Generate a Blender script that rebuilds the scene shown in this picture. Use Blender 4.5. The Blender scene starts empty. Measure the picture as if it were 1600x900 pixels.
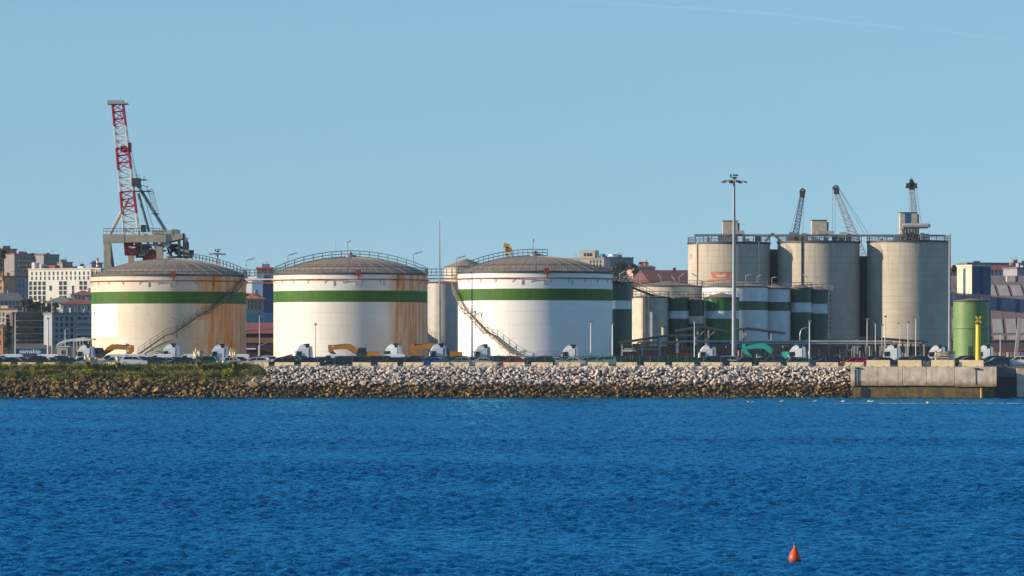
import bpy, bmesh, math, random
from mathutils import Vector as V, Matrix
R = math.radians
random.seed(7)
scn = bpy.context.scene
col = scn.collection

# ------------------------------------------------------------------ camera, light, exposure
CAM_H, HORIZON, F = 8.0, 541.0, 6000.0          # metres, photo row of the horizon, focal length in photo pixels
cam = bpy.data.cameras.new("camera")
cam.sensor_width = 36; cam.lens = 135; cam.shift_y = (HORIZON - 450) / 1600
cam.clip_start = 1; cam.clip_end = 30000
cam_ob = bpy.data.objects.new("camera", cam); col.objects.link(cam_ob)
cam_ob.location = (0, 0, CAM_H); cam_ob.rotation_euler = (R(90), 0, 0)
scn.camera = cam_ob

SUN_EL, SUN_PHI = R(16), R(11.5)                   # elevation; angle from due left towards the camera
to_sun = V((-math.cos(SUN_PHI) * math.cos(SUN_EL), -math.sin(SUN_PHI) * math.cos(SUN_EL), math.sin(SUN_EL)))
sun = bpy.data.lights.new("sun", 'SUN'); sun.energy = 4.9; sun.angle = R(0.5); sun.color = (1.0, 0.82, 0.60)
sun_ob = bpy.data.objects.new("sun", sun); col.objects.link(sun_ob)
sun_ob.location = to_sun * 500
sun_ob.rotation_euler = (-to_sun).to_track_quat('-Z', 'Y').to_euler()

world = bpy.data.worlds.new("World"); scn.world = world; world.use_nodes = True
wn, wl = world.node_tree.nodes, world.node_tree.links
bg = wn["Background"]; bg.inputs[1].default_value = 0.095
sky = wn.new("ShaderNodeTexSky"); sky.sky_type = 'NISHITA'; sky.sun_disc = False
sky.sun_elevation = SUN_EL; sky.sun_rotation = math.atan2(to_sun.x, to_sun.y)
sky.air_density = 1.0; sky.dust_density = 0.0; sky.ozone_density = 4.0
tcw = wn.new("ShaderNodeTexCoord"); sxw = wn.new("ShaderNodeSeparateXYZ"); cxw = wn.new("ShaderNodeCombineXYZ")
zmx = wn.new("ShaderNodeMath"); zmx.operation = 'MAXIMUM'; zmx.inputs[1].default_value = 0.0
zma = wn.new("ShaderNodeMath"); zma.operation = 'MULTIPLY_ADD'; zma.inputs[1].default_value = 0.45; zma.inputs[2].default_value = 0.08
wl.new(tcw.outputs['Generated'], sxw.inputs[0]); wl.new(sxw.outputs[2], zmx.inputs[0]); wl.new(zmx.outputs[0], zma.inputs[0])
wl.new(sxw.outputs[0], cxw.inputs[0]); wl.new(sxw.outputs[1], cxw.inputs[1]); wl.new(zma.outputs[0], cxw.inputs[2])
nrm = wn.new("ShaderNodeVectorMath"); nrm.operation = 'NORMALIZE'
wl.new(cxw.outputs[0], nrm.inputs[0]); wl.new(nrm.outputs[0], sky.inputs[0])
tint = wn.new("ShaderNodeMix"); tint.data_type = 'RGBA'; tint.blend_type = 'MULTIPLY'; tint.inputs[0].default_value = 1.0
tint.inputs[7].default_value = (0.97, 1.07, 1.10, 1)
wl.new(sky.outputs[0], tint.inputs[6]); wl.new(tint.outputs[2], bg.inputs[0])

scn.view_settings.view_transform = 'Standard'; scn.view_settings.look = 'None'
scn.view_settings.exposure = 0.5; scn.view_settings.gamma = 1.0
scn.render.engine = 'CYCLES'
scn.cycles.max_bounces = 6; scn.cycles.diffuse_bounces = 2; scn.cycles.glossy_bounces = 3; scn.cycles.transparent_max_bounces = 12
scn.cycles.caustics_reflective = False; scn.cycles.caustics_refractive = False

# ------------------------------------------------------------------ helpers
def at(px, py, Y):
    return V(((px - 800) * Y / F, Y, CAM_H - (py - HORIZON) * Y / F))
def zz(py, Y): return CAM_H - (py - HORIZON) * Y / F
def xx(px, Y): return (px - 800) * Y / F
YARD = 4.8

def node_mat(name):
    m = bpy.data.materials.new(name); m.use_nodes = True
    n, l = m.node_tree.nodes, m.node_tree.links
    return m, n, l, n["Principled BSDF"]

def M(name, c, rough=0.6, metal=0.0, var=0.18, scale=0.6, streak=0.0, bump=0.0, island=0.0, dirt=None, spec=0.5):
    """plain procedural paint / stone: base colour, cloudy variation, optional vertical streaks, optional colour per piece"""
    m, n, l, b = node_mat(name)
    b.inputs['Roughness'].default_value = rough; b.inputs['Metallic'].default_value = metal
    b.inputs['Specular IOR Level'].default_value = spec
    tc = n.new("ShaderNodeTexCoord")
    ns = n.new("ShaderNodeTexNoise"); ns.inputs['Scale'].default_value = scale; ns.inputs['Detail'].default_value = 5
    l.new(tc.outputs['Object'], ns.inputs['Vector'])
    rp = n.new("ShaderNodeMapRange"); rp.inputs[1].default_value = 0.3; rp.inputs[2].default_value = 0.7
    rp.inputs[3].default_value = 1 - var; rp.inputs[4].default_value = 1 + var
    l.new(ns.outputs[0], rp.inputs[0])
    mul = n.new("ShaderNodeMix"); mul.data_type = 'RGBA'; mul.blend_type = 'MULTIPLY'; mul.inputs[0].default_value = 1
    mul.inputs[6].default_value = (*c, 1); l.new(rp.outputs[0], mul.inputs[7])
    out = mul.outputs[2]
    if streak:
        mp = n.new("ShaderNodeMapping"); mp.inputs['Scale'].default_value = (1.6, 1.6, 0.06)
        l.new(tc.outputs['Object'], mp.inputs[0])
        n2 = n.new("ShaderNodeTexNoise"); n2.inputs['Scale'].default_value = 1.0; n2.inputs['Detail'].default_value = 4
        l.new(mp.outputs[0], n2.inputs['Vector'])
        r2 = n.new("ShaderNodeMapRange"); r2.inputs[1].default_value = 0.48; r2.inputs[2].default_value = 0.75
        r2.inputs[4].default_value = streak; l.new(n2.outputs[0], r2.inputs[0])
        mx = n.new("ShaderNodeMix"); mx.data_type = 'RGBA'; l.new(r2.outputs[0], mx.inputs[0])
        l.new(out, mx.inputs[6]); d = dirt or (c[0] * .45, c[1] * .4, c[2] * .35); mx.inputs[7].default_value = (*d, 1)
        out = mx.outputs[2]
    if island:
        g = n.new("ShaderNodeNewGeometry"); r3 = n.new("ShaderNodeMapRange")
        r3.inputs[3].default_value = 1 - island; r3.inputs[4].default_value = 1 + island
        l.new(g.outputs['Random Per Island'], r3.inputs[0])
        m3 = n.new("ShaderNodeMix"); m3.data_type = 'RGBA'; m3.blend_type = 'MULTIPLY'; m3.inputs[0].default_value = 1
        l.new(out, m3.inputs[6]); l.new(r3.outputs[0], m3.inputs[7]); out = m3.outputs[2]
    l.new(out, b.inputs['Base Color'])
    if bump:
        bp = n.new("ShaderNodeBump"); bp.inputs['Strength'].default_value = bump; bp.inputs['Distance'].default_value = 0.1
        n4 = n.new("ShaderNodeTexNoise"); n4.inputs['Scale'].default_value = scale * 4; n4.inputs['Detail'].default_value = 4
        l.new(tc.outputs['Object'], n4.inputs['Vector']); l.new(n4.outputs[0], bp.inputs['Height']); l.new(bp.outputs[0], b.inputs['Normal'])
    return m

class MB:
    """collects simple solids and links them as ONE mesh object"""
    def __init__(s): s.v, s.f, s.m, s.k = [], [], [], 0
    def mat(s, k): s.k = k; return s
    def add(s, vs, fs):
        o = len(s.v); s.v += [tuple(p) for p in vs]; s.f += [tuple(i + o for i in f) for f in fs]; s.m += [s.k] * len(fs); return s
    def box(s, c, d, rz=0.0, rx=0.0, ry=0.0):
        x, y, z = d[0] / 2, d[1] / 2, d[2] / 2; mt = Matrix.Rotation(rz, 3, 'Z') @ Matrix.Rotation(ry, 3, 'Y') @ Matrix.Rotation(rx, 3, 'X')
        c = V(c); vs = [c + mt @ V((a * x, b * y, e * z)) for e in (-1, 1) for b in (-1, 1) for a in (-1, 1)]
        return s.add(vs, [(0, 2, 3, 1), (4, 5, 7, 6), (0, 1, 5, 4), (2, 6, 7, 3), (0, 4, 6, 2), (1, 3, 7, 5)])
    def bb(s, x0, x1, y0, y1, z0, z1): return s.box(((x0 + x1) / 2, (y0 + y1) / 2, (z0 + z1) / 2), (x1 - x0, y1 - y0, z1 - z0))
    def tube(s, a, b, r, n=6, r2=None):
        a, b = V(a), V(b); r2 = r if r2 is None else r2; d = (b - a).normalized()
        u = d.orthogonal().normalized(); w = d.cross(u); vs = []
        for p, q in ((a, r), (b, r2)):
            for i in range(n):
                t = 2 * math.pi * i / n + math.pi / n; vs.append(p + u * (q * math.cos(t)) + w * (q * math.sin(t)))
        return s.add(vs, [(i, (i + 1) % n, n + (i + 1) % n, n + i) for i in range(n)] + [tuple(range(n - 1, -1, -1)), tuple(range(n, 2 * n))])
    def beam(s, a, b, w, h):
        a, b = V(a), V(b); d = (b - a).normalized(); up = V((0, 0, 1)) if abs(d.z) < .99 else V((0, 1, 0))
        u = d.cross(up).normalized() * (w / 2); t = u.cross(d).normalized() * (h / 2)
        vs = [p + i * u + j * t for p in (a, b) for i, j in ((-1, -1), (1, -1), (1, 1), (-1, 1))]
        return s.add(vs, [(3, 2, 1, 0), (4, 5, 6, 7), (0, 1, 5, 4), (1, 2, 6, 5), (2, 3, 7, 6), (3, 0, 4, 7)])
    def path(s, pts, r, n=5):
        for a, b in zip(pts, pts[1:]): s.tube(a, b, r, n)
        return s
    def lathe(s, prof, n=48, a0=0.0, a1=2 * math.pi, c=(0, 0)):
        full = abs(a1 - a0 - 2 * math.pi) < 1e-6; k = n if full else n + 1; vs = []
        for r, z in prof:
            for i in range(k):
                t = a0 + (a1 - a0) * i / n; vs.append((c[0] + r * math.cos(t), c[1] + r * math.sin(t), z))
        fs = []
        for j in range(len(prof) - 1):
            for i in range(n):
                i2 = (i + 1) % k; fs.append((j * k + i, j * k + i2, (j + 1) * k + i2, (j + 1) * k + i))
        return s.add(vs, fs)
    def prism(s, poly, y0, y1, taper=None):
        """polygon in x,z pushed along y"""
        n = len(poly); vs = [(x, y0 if not taper else taper(x, z, -1), z) for x, z in poly] + [(x, y1 if not taper else taper(x, z, 1), z) for x, z in poly]
        return s.add(vs, [tuple(range(n)), tuple(range(2 * n - 1, n - 1, -1))] + [(i, n + i, n + (i + 1) % n, (i + 1) % n) for i in range(n)])
    def build(s, name, mats, parent=None, smooth=False, loc=None, fix=True, sharp=35):
        me = bpy.data.meshes.new(name); me.from_pydata(s.v, [], s.f)
        mats = mats if isinstance(mats, (list, tuple)) else [mats]
        for m in mats: me.materials.append(m)
        if max(s.m, default=0): me.polygons.foreach_set("material_index", s.m)
        if fix:
            bm = bmesh.new(); bm.from_mesh(me); bmesh.ops.recalc_face_normals(bm, faces=bm.faces); bm.to_mesh(me); bm.free()
        if smooth:
            me.polygons.foreach_set("use_smooth", [True] * len(me.polygons)); me.set_sharp_from_angle(angle=R(sharp))
        me.update()
        o = bpy.data.objects.new(name, me); col.objects.link(o)
        if parent: o.parent = parent
        if loc is not None: o.location = loc
        return o

def tag(o, label=None, cat=None, group=None, kind=None):
    if label: o['label'] = label
    if cat: o['category'] = cat
    if group: o['group'] = group
    if kind: o['kind'] = kind
    return o
def thing(name, label, cat, loc=(0, 0, 0), rz=0.0, group=None):
    o = bpy.data.objects.new(name, None); col.objects.link(o); o.empty_display_size = .2
    o.location = loc; o.rotation_euler = (0, 0, rz); return tag(o, label, cat, group)
def kids(o): return [c for c in o.children]
def copy_tree(o, parent=None):
    c = o.copy(); col.objects.link(c)
    if parent: c.parent = parent
    for ch in o.children: copy_tree(ch, c)
    return c
def dup_part(o, parent, loc=None, rz=None, scale=None):
    c = o.copy(); col.objects.link(c); c.parent = parent
    if loc is not None: c.location = loc
    if rz is not None: c.rotation_euler = (0, 0, rz)
    if scale is not None: c.scale = scale
    return c
def struct(o): o['kind'] = 'structure'; return o

# ------------------------------------------------------------------ materials
m_asphalt = M("asphalt", (.055, .055, .058), .85, var=.25, scale=.3)
m_conc = M("concrete", (.68, .57, .42), .85, var=.2, scale=.8, streak=.5, bump=.2)
m_conc_dark = M("tidal concrete", (.15, .10, .04), .8, var=.45, scale=1.2, streak=.5, bump=.6)
m_steel = M("galvanised steel", (.42, .43, .44), .45, .3, var=.1)
m_dsteel = M("dark painted steel", (.045, .05, .06), .6, .1, var=.2)
m_gsteel = M("grey painted steel", (.2, .21, .22), .55, .2, var=.2)
m_white = M("white paint", (.78, .78, .76), .35, var=.05)
m_glass = M("dark glass", (.012, .018, .022), .08, var=.2, spec=.6)
m_black = M("black plastic", (.02, .022, .026), .5, var=.2)
m_tyre = M("tyre rubber", (.02, .02, .02), .85, var=.2)
m_rim = M("alloy", (.5, .5, .5), .3, .7, var=.05)
m_red = M("red paint", (.5, .025, .02), .5, var=.25, scale=.8)
m_foam = M("rusty red pipe paint", (.40, .10, .055), .7, var=.4, scale=1.5)
m_yellow = M("yellow paint", (.50, .20, .012), .45, var=.12)
m_mint = M("mint green paint", (.03, .42, .32), .4, var=.12)
m_orange = M("orange pipe paint", (.55, .12, .02), .5, var=.15)
m_roofplate = M("weathered roof steel", (.24, .19, .14), .75, var=.35, scale=.35, island=.0)
m_roofrib = M("pale roof seam", (.30, .245, .19), .7, var=.2)
m_beige = M("beige crane paint", (.40, .34, .25), .6, var=.12, streak=.25)
m_brick = M("clay tile roof", (.25, .07, .04), .85, var=.3, scale=.3)
m_headl = M("lamp glass", (.7, .72, .75), .15, var=.05)
m_taill = M("red lens", (.5, .02, .02), .2, var=.05)

# ------------------------------------------------------------------ the setting: water, embankment, yard, hills
def water():
    """harbour water: wind waves as real relief where the lens can see them, a plain sheet beyond; ripples finer than the mesh as bump"""
    import numpy as np
    rg = np.random.default_rng(11); waves = []
    for i in range(90):
        lam = 10 ** rg.uniform(math.log10(.4), math.log10(2.6)); th = R(-118) + rg.normal(0, .85); k = 2 * math.pi / lam
        waves.append((k * math.cos(th), k * math.sin(th), rg.uniform(0, 6.283), (.0084 * lam ** .42)))
    gust = [(2 * math.pi / l * math.cos(t), 2 * math.pi / l * math.sin(t), p) for l, t, p in ((95, 1.2, .3), (60, 1.9, 2.1), (140, 1.5, 4.0), (38, .7, 1.0))]
    def height(x, y, cut):
        h = np.zeros_like(x); g = np.ones_like(x)
        for a, b, p in gust: g += .13 * np.sin(a * x + b * y + p)
        for kx, ky, p, amp in waves:
            lam = 2 * math.pi / math.hypot(kx, ky)
            if lam > cut: h += amp * np.sin(kx * x + ky * y + p + .6 * np.sin(.21 * kx * y - .17 * ky * x + p * 3))
        return h * g
    V_, F_ = [], []; off = 0
    for y0, y1, dx, dy, hw0 in ((106, 200, .16, .2, 48), (200, 330, .21, .3, 66), (330, 480, .3, .45, 88), (480, 602, .42, .6, 106)):
        nx = int(2 * hw0 / dx); ny = int((y1 - y0) / dy); X, Yg = np.meshgrid(np.linspace(-hw0, hw0, nx + 1), np.linspace(y0 - .02, y1 + .02, ny + 1))
        edge = np.clip((hw0 - np.abs(X)) / 8, 0, 1) * np.clip((Yg - 106) / 5, 0, 1); Z = height(X, Yg, 2.2 * dx) * edge; V_.append(np.stack([X, Yg, Z], -1).reshape(-1, 3)); n1 = nx + 1
        j, i = np.meshgrid(np.arange(ny), np.arange(nx), indexing='ij'); a = (j * n1 + i + off).ravel(); F_.append(np.stack([a, a + 1, a + n1 + 1, a + n1], -1)); off += n1 * (ny + 1)
    flats = [(-1500, 1500, -300, 106, 0), (-1500, 1500, 602, 640, 0), (-120, 120, 100, 640, -.45)]
    for y0, y1, hw in ((106, 200, 48), (200, 330, 66), (330, 480, 88), (480, 602, 106)): flats += [(-1500, -hw, y0, y1, 0), (hw, 1500, y0, y1, 0)]
    for x0, x1, y0, y1, z in flats:
        V_.append(np.array([(x0, y0, z), (x1, y0, z), (x1, y1, z), (x0, y1, z)], dtype=float)); F_.append(np.array([[off, off + 1, off + 2, off + 3]])); off += 4
    vs = np.concatenate(V_).astype(np.float32); fs = np.concatenate(F_).astype(np.int32)
    me = bpy.data.meshes.new("water"); me.vertices.add(len(vs)); me.vertices.foreach_set("co", vs.ravel()); me.loops.add(fs.size); me.loops.foreach_set("vertex_index", fs.ravel())
    me.polygons.add(len(fs)); me.polygons.foreach_set("loop_start", np.arange(0, fs.size, 4, dtype=np.int32)); me.polygons.foreach_set("use_smooth", np.ones(len(fs), dtype=bool)); me.update(calc_edges=True); me.validate()
    m, n, l, b = node_mat("harbour water"); tc = n.new("ShaderNodeTexCoord"); hs = []
    for sc, sx, w in ((2.6, 1.0, .5), (.9, 1.0, 1.0)):
        mp = n.new("ShaderNodeMapping"); mp.inputs['Scale'].default_value = (sx * sc, sc * .6, sc); mp.inputs['Rotation'].default_value = (0, 0, R(25))
        l.new(tc.outputs['Object'], mp.inputs[0])
        t = n.new("ShaderNodeTexNoise"); t.inputs['Scale'].default_value = 1.0; t.inputs['Detail'].default_value = 3; l.new(mp.outputs[0], t.inputs['Vector'])
        k = n.new("ShaderNodeMath"); k.operation = 'MULTIPLY'; k.inputs[1].default_value = w; l.new(t.outputs[0], k.inputs[0]); hs.append(k.outputs[0])
    ad = n.new("ShaderNodeMath"); ad.operation = 'ADD'; l.new(hs[0], ad.inputs[0]); l.new(hs[1], ad.inputs[1])
    bp = n.new("ShaderNodeBump"); bp.inputs['Strength'].default_value = 1.0; bp.inputs['Distance'].default_value = .28; l.new(ad.outputs[0], bp.inputs['Height'])
    n.remove(b); df = n.new("ShaderNodeBsdfDiffuse"); df.inputs[0].default_value = (.001, .055, .14, 1)
    gl = n.new("ShaderNodeBsdfGlossy"); gl.inputs['Roughness'].default_value = .09; gl.inputs['Color'].default_value = (.13, .60, .90, 1)
    fr = n.new("ShaderNodeFresnel"); fr.inputs[0].default_value = 1.33; mx = n.new("ShaderNodeMixShader")
    for q in (df, gl, fr): l.new(bp.outputs[0], q.inputs['Normal'])
    l.new(fr.outputs[0], mx.inputs[0]); l.new(df.outputs[0], mx.inputs[1]); l.new(gl.outputs[0], mx.inputs[2]); l.new(mx.outputs[0], n["Material Output"].inputs[0])
    me.materials.append(m); o = bpy.data.objects.new("water", me); col.objects.link(o); struct(o)
water()

def terrain_z(x, y):
    s = min(1, max(0, (y - 930) / 900)); s = s * s * (3 - 2 * s)
    px = 800 + x / y * F
    h = 13 + 14 * math.exp(-((px - 40) / 260) ** 2) + 20 * math.exp(-((px - 965) / 60) ** 2) + 6 * math.exp(-((px - 1560) / 200) ** 2)
    return YARD + s * h + (.8 * math.sin(x * .05) * math.sin(y * .031) if s > 0 else 0) * s
m_hill = M("hillside scrub", (.055, .06, .035), .95, var=.4, scale=.05)
def ground():
    mb = MB(); xs = [-3000, -1200] + [-620 + i * 20 for i in range(63)] + [1300, 3000]; ys = [930 + i * 45 for i in range(26)] + [3000, 9000]
    vs = [(x, y, terrain_z(x, y) + (0.01 if y < 935 else 0)) for y in ys for x in xs]; n = len(xs)
    mb.add(vs, [(j * n + i, j * n + i + 1, (j + 1) * n + i + 1, (j + 1) * n + i) for j in range(len(ys) - 1) for i in range(n - 1)])
    struct(mb.build("hillside", m_hill, smooth=True, fix=False))
    mb = MB(); mb.add([(-3000, 609.3, YARD), (3000, 609.3, YARD), (3000, 945, YARD), (-3000, 945, YARD)], [(0, 1, 2, 3)])
    struct(mb.build("quay_yard", m_asphalt, fix=False))
    struct(MB().bb(-3000, 3000, 609.2, 609.5, 3.5, YARD - .006).build("yard_kerb", M("kerb concrete", (.2, .18, .15), .9)))
ground()

def rock_material():
    m, n, l, b = node_mat("riprap stone")
    g = n.new("ShaderNodeNewGeometry"); sx = n.new("ShaderNodeSeparateXYZ"); l.new(g.outputs['Position'], sx.inputs[0])
    ns = n.new("ShaderNodeTexNoise"); ns.inputs['Scale'].default_value = 1.1; ns.inputs['Detail'].default_value = 4; l.new(g.outputs['Position'], ns.inputs['Vector'])
    a = n.new("ShaderNodeMath"); a.operation = 'MULTIPLY_ADD'; a.inputs[1].default_value = 2.4; l.new(ns.outputs[0], a.inputs[0]); l.new(sx.outputs[2], a.inputs[2])
    zr = n.new("ShaderNodeMapRange"); zr.inputs[1].default_value = 3.0; zr.inputs[2].default_value = 3.7; l.new(a.outputs[0], zr.inputs[0])
    xr = n.new("ShaderNodeMapRange"); xr.inputs[1].default_value = -45; xr.inputs[2].default_value = -34; l.new(sx.outputs[0], xr.inputs[0])
    k = n.new("ShaderNodeMath"); k.operation = 'MULTIPLY'; l.new(zr.outputs[0], k.inputs[0]); l.new(xr.outputs[0], k.inputs[1])
    rnd = n.new("ShaderNodeMath"); rnd.operation = 'ADD'; oi = n.new("ShaderNodeObjectInfo"); l.new(g.outputs['Random Per Island'], rnd.inputs[0]); l.new(oi.outputs['Random'], rnd.inputs[1])
    fr = n.new("ShaderNodeMath"); fr.operation = 'FRACT'; l.new(rnd.outputs[0], fr.inputs[0])
    cr = n.new("ShaderNodeValToRGB"); cr.color_ramp.elements[0].color = (.36, .30, .26, 1); cr.color_ramp.elements[1].color = (.74, .62, .50, 1)
    e = cr.color_ramp.elements.new(.3); e.color = (.60, .50, .41, 1); e = cr.color_ramp.elements.new(.65); e.color = (.50, .43, .37, 1)
    cb = n.new("ShaderNodeValToRGB"); cb.color_ramp.elements[0].color = (.028, .017, .007, 1); cb.color_ramp.elements[1].color = (.40, .235, .06, 1)
    e = cb.color_ramp.elements.new(.45); e.color = (.10, .06, .022, 1); e = cb.color_ramp.elements.new(.75); e.color = (.21, .125, .04, 1)
    l.new(fr.outputs[0], cr.inputs[0]); l.new(fr.outputs[0], cb.inputs[0])
    mx = n.new("ShaderNodeMix"); mx.data_type = 'RGBA'; l.new(k.outputs[0], mx.inputs[0]); l.new(cb.outputs[0], mx.inputs[6]); l.new(cr.outputs[0], mx.inputs[7])
    n2 = n.new("ShaderNodeTexNoise"); n2.inputs['Scale'].default_value = 5; n2.inputs['Detail'].default_value = 5; l.new(g.outputs['Position'], n2.inputs['Vector'])
    r2 = n.new("ShaderNodeMapRange"); r2.inputs[3].default_value = .6; r2.inputs[4].default_value = 1.3; l.new(n2.outputs[0], r2.inputs[0])
    m2 = n.new("ShaderNodeMix"); m2.data_type = 'RGBA'; m2.blend_type = 'MULTIPLY'; m2.inputs[0].default_value = 1; l.new(mx.outputs[2], m2.inputs[6]); l.new(r2.outputs[0], m2.inputs[7])
    l.new(m2.outputs[2], b.inputs['Base Color']); b.inputs['Roughness'].default_value = .85
    bp = n.new("ShaderNodeBump"); bp.inputs['Strength'].default_value = .5; bp.inputs['Distance'].default_value = .06; l.new(n2.outputs[0], bp.inputs['Height']); l.new(bp.outputs[0], b.inputs['Normal'])
    return m
m_rock = rock_material()
m_soil = M("dark soil", (.06, .045, .03), .95, var=.3, scale=.5)

def hull(npts, seed):
    rr = random.Random(seed); bm = bmesh.new()
    for _ in range(npts):
        d = V((rr.gauss(0, 1), rr.gauss(0, 1), rr.gauss(0, 1))).normalized(); d *= rr.uniform(.72, 1.1); bm.verts.new((d.x * 1.12, d.y, d.z * .82))
    bmesh.ops.convex_hull(bm, input=bm.verts)
    for v in [v for v in bm.verts if not v.link_faces]: bm.verts.remove(v)
    bmesh.ops.recalc_face_normals(bm, faces=bm.faces)
    bm.verts.index_update()
    vs = [v.co.copy() for v in bm.verts]; fs = [tuple(v.index for v in f.verts) for f in bm.faces]; bm.free(); return vs, fs
HULLS = [hull(10 + i % 5, 100 + i) for i in range(12)]

def embankment():
    rr = random.Random(3)
    mb = MB(); x0, x1 = xx(-260, 604), xx(1334, 600)
    def prof(x):      # slope under the stones: toe to crest, leftwards a lower stone bank below a grassy one
        if x > -39: return [(598.8, -1.5), (600.2, -.35), (603.4, 2.1), (606.4, 4.25), (607.3, 4.52), (609.4, 4.54)]
        return [(598.8, -1.5), (600.0, -.35), (602.6, 1.7), (604.4, 2.45), (607.3, 4.55), (609.4, 4.56)]
    nx = 80; xs = [x0 + (x1 - x0) * i / nx for i in range(nx + 1)]; vs = []
    for x in xs: vs += [(x, y, z) for y, z in prof(x)]
    mb.add(vs, [(i * 6 + j, (i + 1) * 6 + j, (i + 1) * 6 + j + 1, i * 6 + j + 1) for i in range(nx) for j in range(5)])
    root = struct(mb.build("stone_embankment", m_soil, fix=False))
    rocks = []
    def zs(x, t):      # t: 0 toe .. 1 top of the stones
        p = prof(x); k = 1 + t * 2.999 if x > -39 else 1 + t * 2.35
        j = min(int(k), 3); f = k - j; a, b = p[j], p[min(j + 1, 4)]
        return a[0] + (b[0] - a[0]) * f, a[1] + (b[1] - a[1]) * f
    x = x0
    for row in range(21):
        t = row / 20.0; x = x0 + rr.uniform(0, .5)
        while x < x1:
            left = x < -39
            s = rr.uniform(.25, .45) * (1.05 if left else 1.0)
            if left and rr.random() < .09: s *= rr.uniform(1.4, 1.9)
            if not left and rr.random() < .06: s *= 1.4
            y, z = zs(x, min(1, max(0, t + rr.uniform(-.03, .03))))
            if not (left and rr.random() < .12):
                rocks.append((s, x, y - s * .25 + rr.uniform(-.1, .1), z + s * .15 + rr.uniform(-.05, .1), rr.randrange(12), rr.uniform(0, 6.28), rr.uniform(-.6, .6), rr.uniform(-.6, .6)))
            x += s * rr.uniform(1.15, 1.75) * (1.0 if not left else 1.1)
    rocks.sort(key=lambda r: -r[0]); big, small = rocks[:300], rocks[300:]
    protos = []
    for vs, fs in HULLS:
        me = bpy.data.meshes.new("stone"); me.from_pydata(vs, [], fs); me.materials.append(m_rock); protos.append(me)
    for s, x, y, z, k, a, b, c in big:
        o = bpy.data.objects.new("stone", protos[k]); col.objects.link(o); o.parent = root
        o.location = (x, y, z); o.rotation_euler = (b, c, a); o.scale = (s, s, s)
    mb = MB()
    for s, x, y, z, k, a, b, c in small:
        mt = Matrix.Translation((x, y, z)) @ Matrix.Rotation(a, 4, 'Z') @ Matrix.Rotation(c, 4, 'Y') @ Matrix.Rotation(b, 4, 'X') @ Matrix.Scale(s, 4)
        vs, fs = HULLS[k]; mb.add([mt @ p for p in vs], fs)
    o = mb.build("small_stones", m_rock, root, fix=False); o['kind'] = 'stuff'
embankment()

# ------------------------------------------------------------------ where along the shore: names of things one can find
LM = [(10, "the half-hidden white van"), (45, "the blue lettered container"), (72, "the second white van"), (98, "the pale site cabin"),
      (137, "the leftmost truck cab"), (168, "the leftmost yellow excavator"), (194, "the repainted white patch"), (232, "the first staircase's foot"),
      (265, "the truck cab by the staircase"), (310, "the biggest pampas plume"), (341, "the truck cab between pampas plumes"), (372, "the right-hand pampas plume"),
      (405, "the maroon shed"), (440, "the middle tank's left edge"), (474, "the truck cab by the thin lamp post"), (515, "the yellow excavator's bucket"),
      (548, "the yellow excavator's arched boom"), (580, "the yellow excavator's cab"), (613, "the truck cab above a white van"), (650, "the short yellow excavator arm"),
      (681, "the truck cab under the thin mast"), (716, "the grey cylinder's right edge"), (750, "the truck cab by the yellow staircase"), (790, "the yellow staircase's foot"),
      (835, "the third tank's middle"), (888, "the truck cab before the third tank"), (923, "the lamp post before the third tank"), (957, "the third tank's right edge"),
      (990, "the low pipe shelter"), (1018, "the orange pipe"), (1055, "the orange tarpaulin"), (1101, "the truck cab under the gabled shelter"),
      (1147, "the floodlight mast"), (1185, "the mint green excavator"), (1217, "the pale banded tank"), (1245, "the truck cab before the dark green tanks"),
      (1285, "the dark green tank with a caged ladder"), (1330, "the middle concrete silo"), (1357, "the tallest slim lamp post"), (1392, "the truck cab before the right silo"),
      (1430, "the right silo's shaded side"), (1462, "the truck cab behind the crates"), (1490, "the tall mast beside the green tank"), (1515, "the pale green tank"),
      (1540, "the yellow beacon"), (1580, "the blue conveyor gallery")]
_used = {}
def near(kind, px):
    u = _used.setdefault(kind, set()); best = min((l for l in LM if l[1] not in u), key=lambda l: abs(l[0] - px)); u.add(best[1]); return best[1]

# ------------------------------------------------------------------ quay
def quay_concrete():
    m = M("stained quay concrete", (.68, .57, .42), .85, var=.25, scale=.9, streak=.55, bump=.3, dirt=(.30, .19, .08)); n, l = m.node_tree.nodes, m.node_tree.links; b = n["Principled BSDF"]; src = b.inputs['Base Color'].links[0].from_socket
    g = n.new("ShaderNodeNewGeometry"); s = n.new("ShaderNodeSeparateXYZ"); l.new(g.outputs['Position'], s.inputs[0]); ns = n.new("ShaderNodeTexNoise"); ns.inputs['Scale'].default_value = 1.3; ns.inputs['Detail'].default_value = 6; l.new(g.outputs['Position'], ns.inputs['Vector'])
    a = n.new("ShaderNodeMath"); a.operation = 'MULTIPLY_ADD'; a.inputs[1].default_value = 1.6; l.new(ns.outputs[0], a.inputs[0]); l.new(s.outputs[2], a.inputs[2]); r = n.new("ShaderNodeMapRange"); r.inputs[1].default_value = 2.5; r.inputs[2].default_value = 3.7; r.inputs[3].default_value = 1; r.inputs[4].default_value = 0; l.new(a.outputs[0], r.inputs[0])
    x = n.new("ShaderNodeMix"); x.data_type = 'RGBA'; l.new(r.outputs[0], x.inputs[0]); l.new(src, x.inputs[6]); x.inputs[7].default_value = (.22, .14, .05, 1); l.new(x.outputs[2], b.inputs['Base Color']); return m
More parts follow.
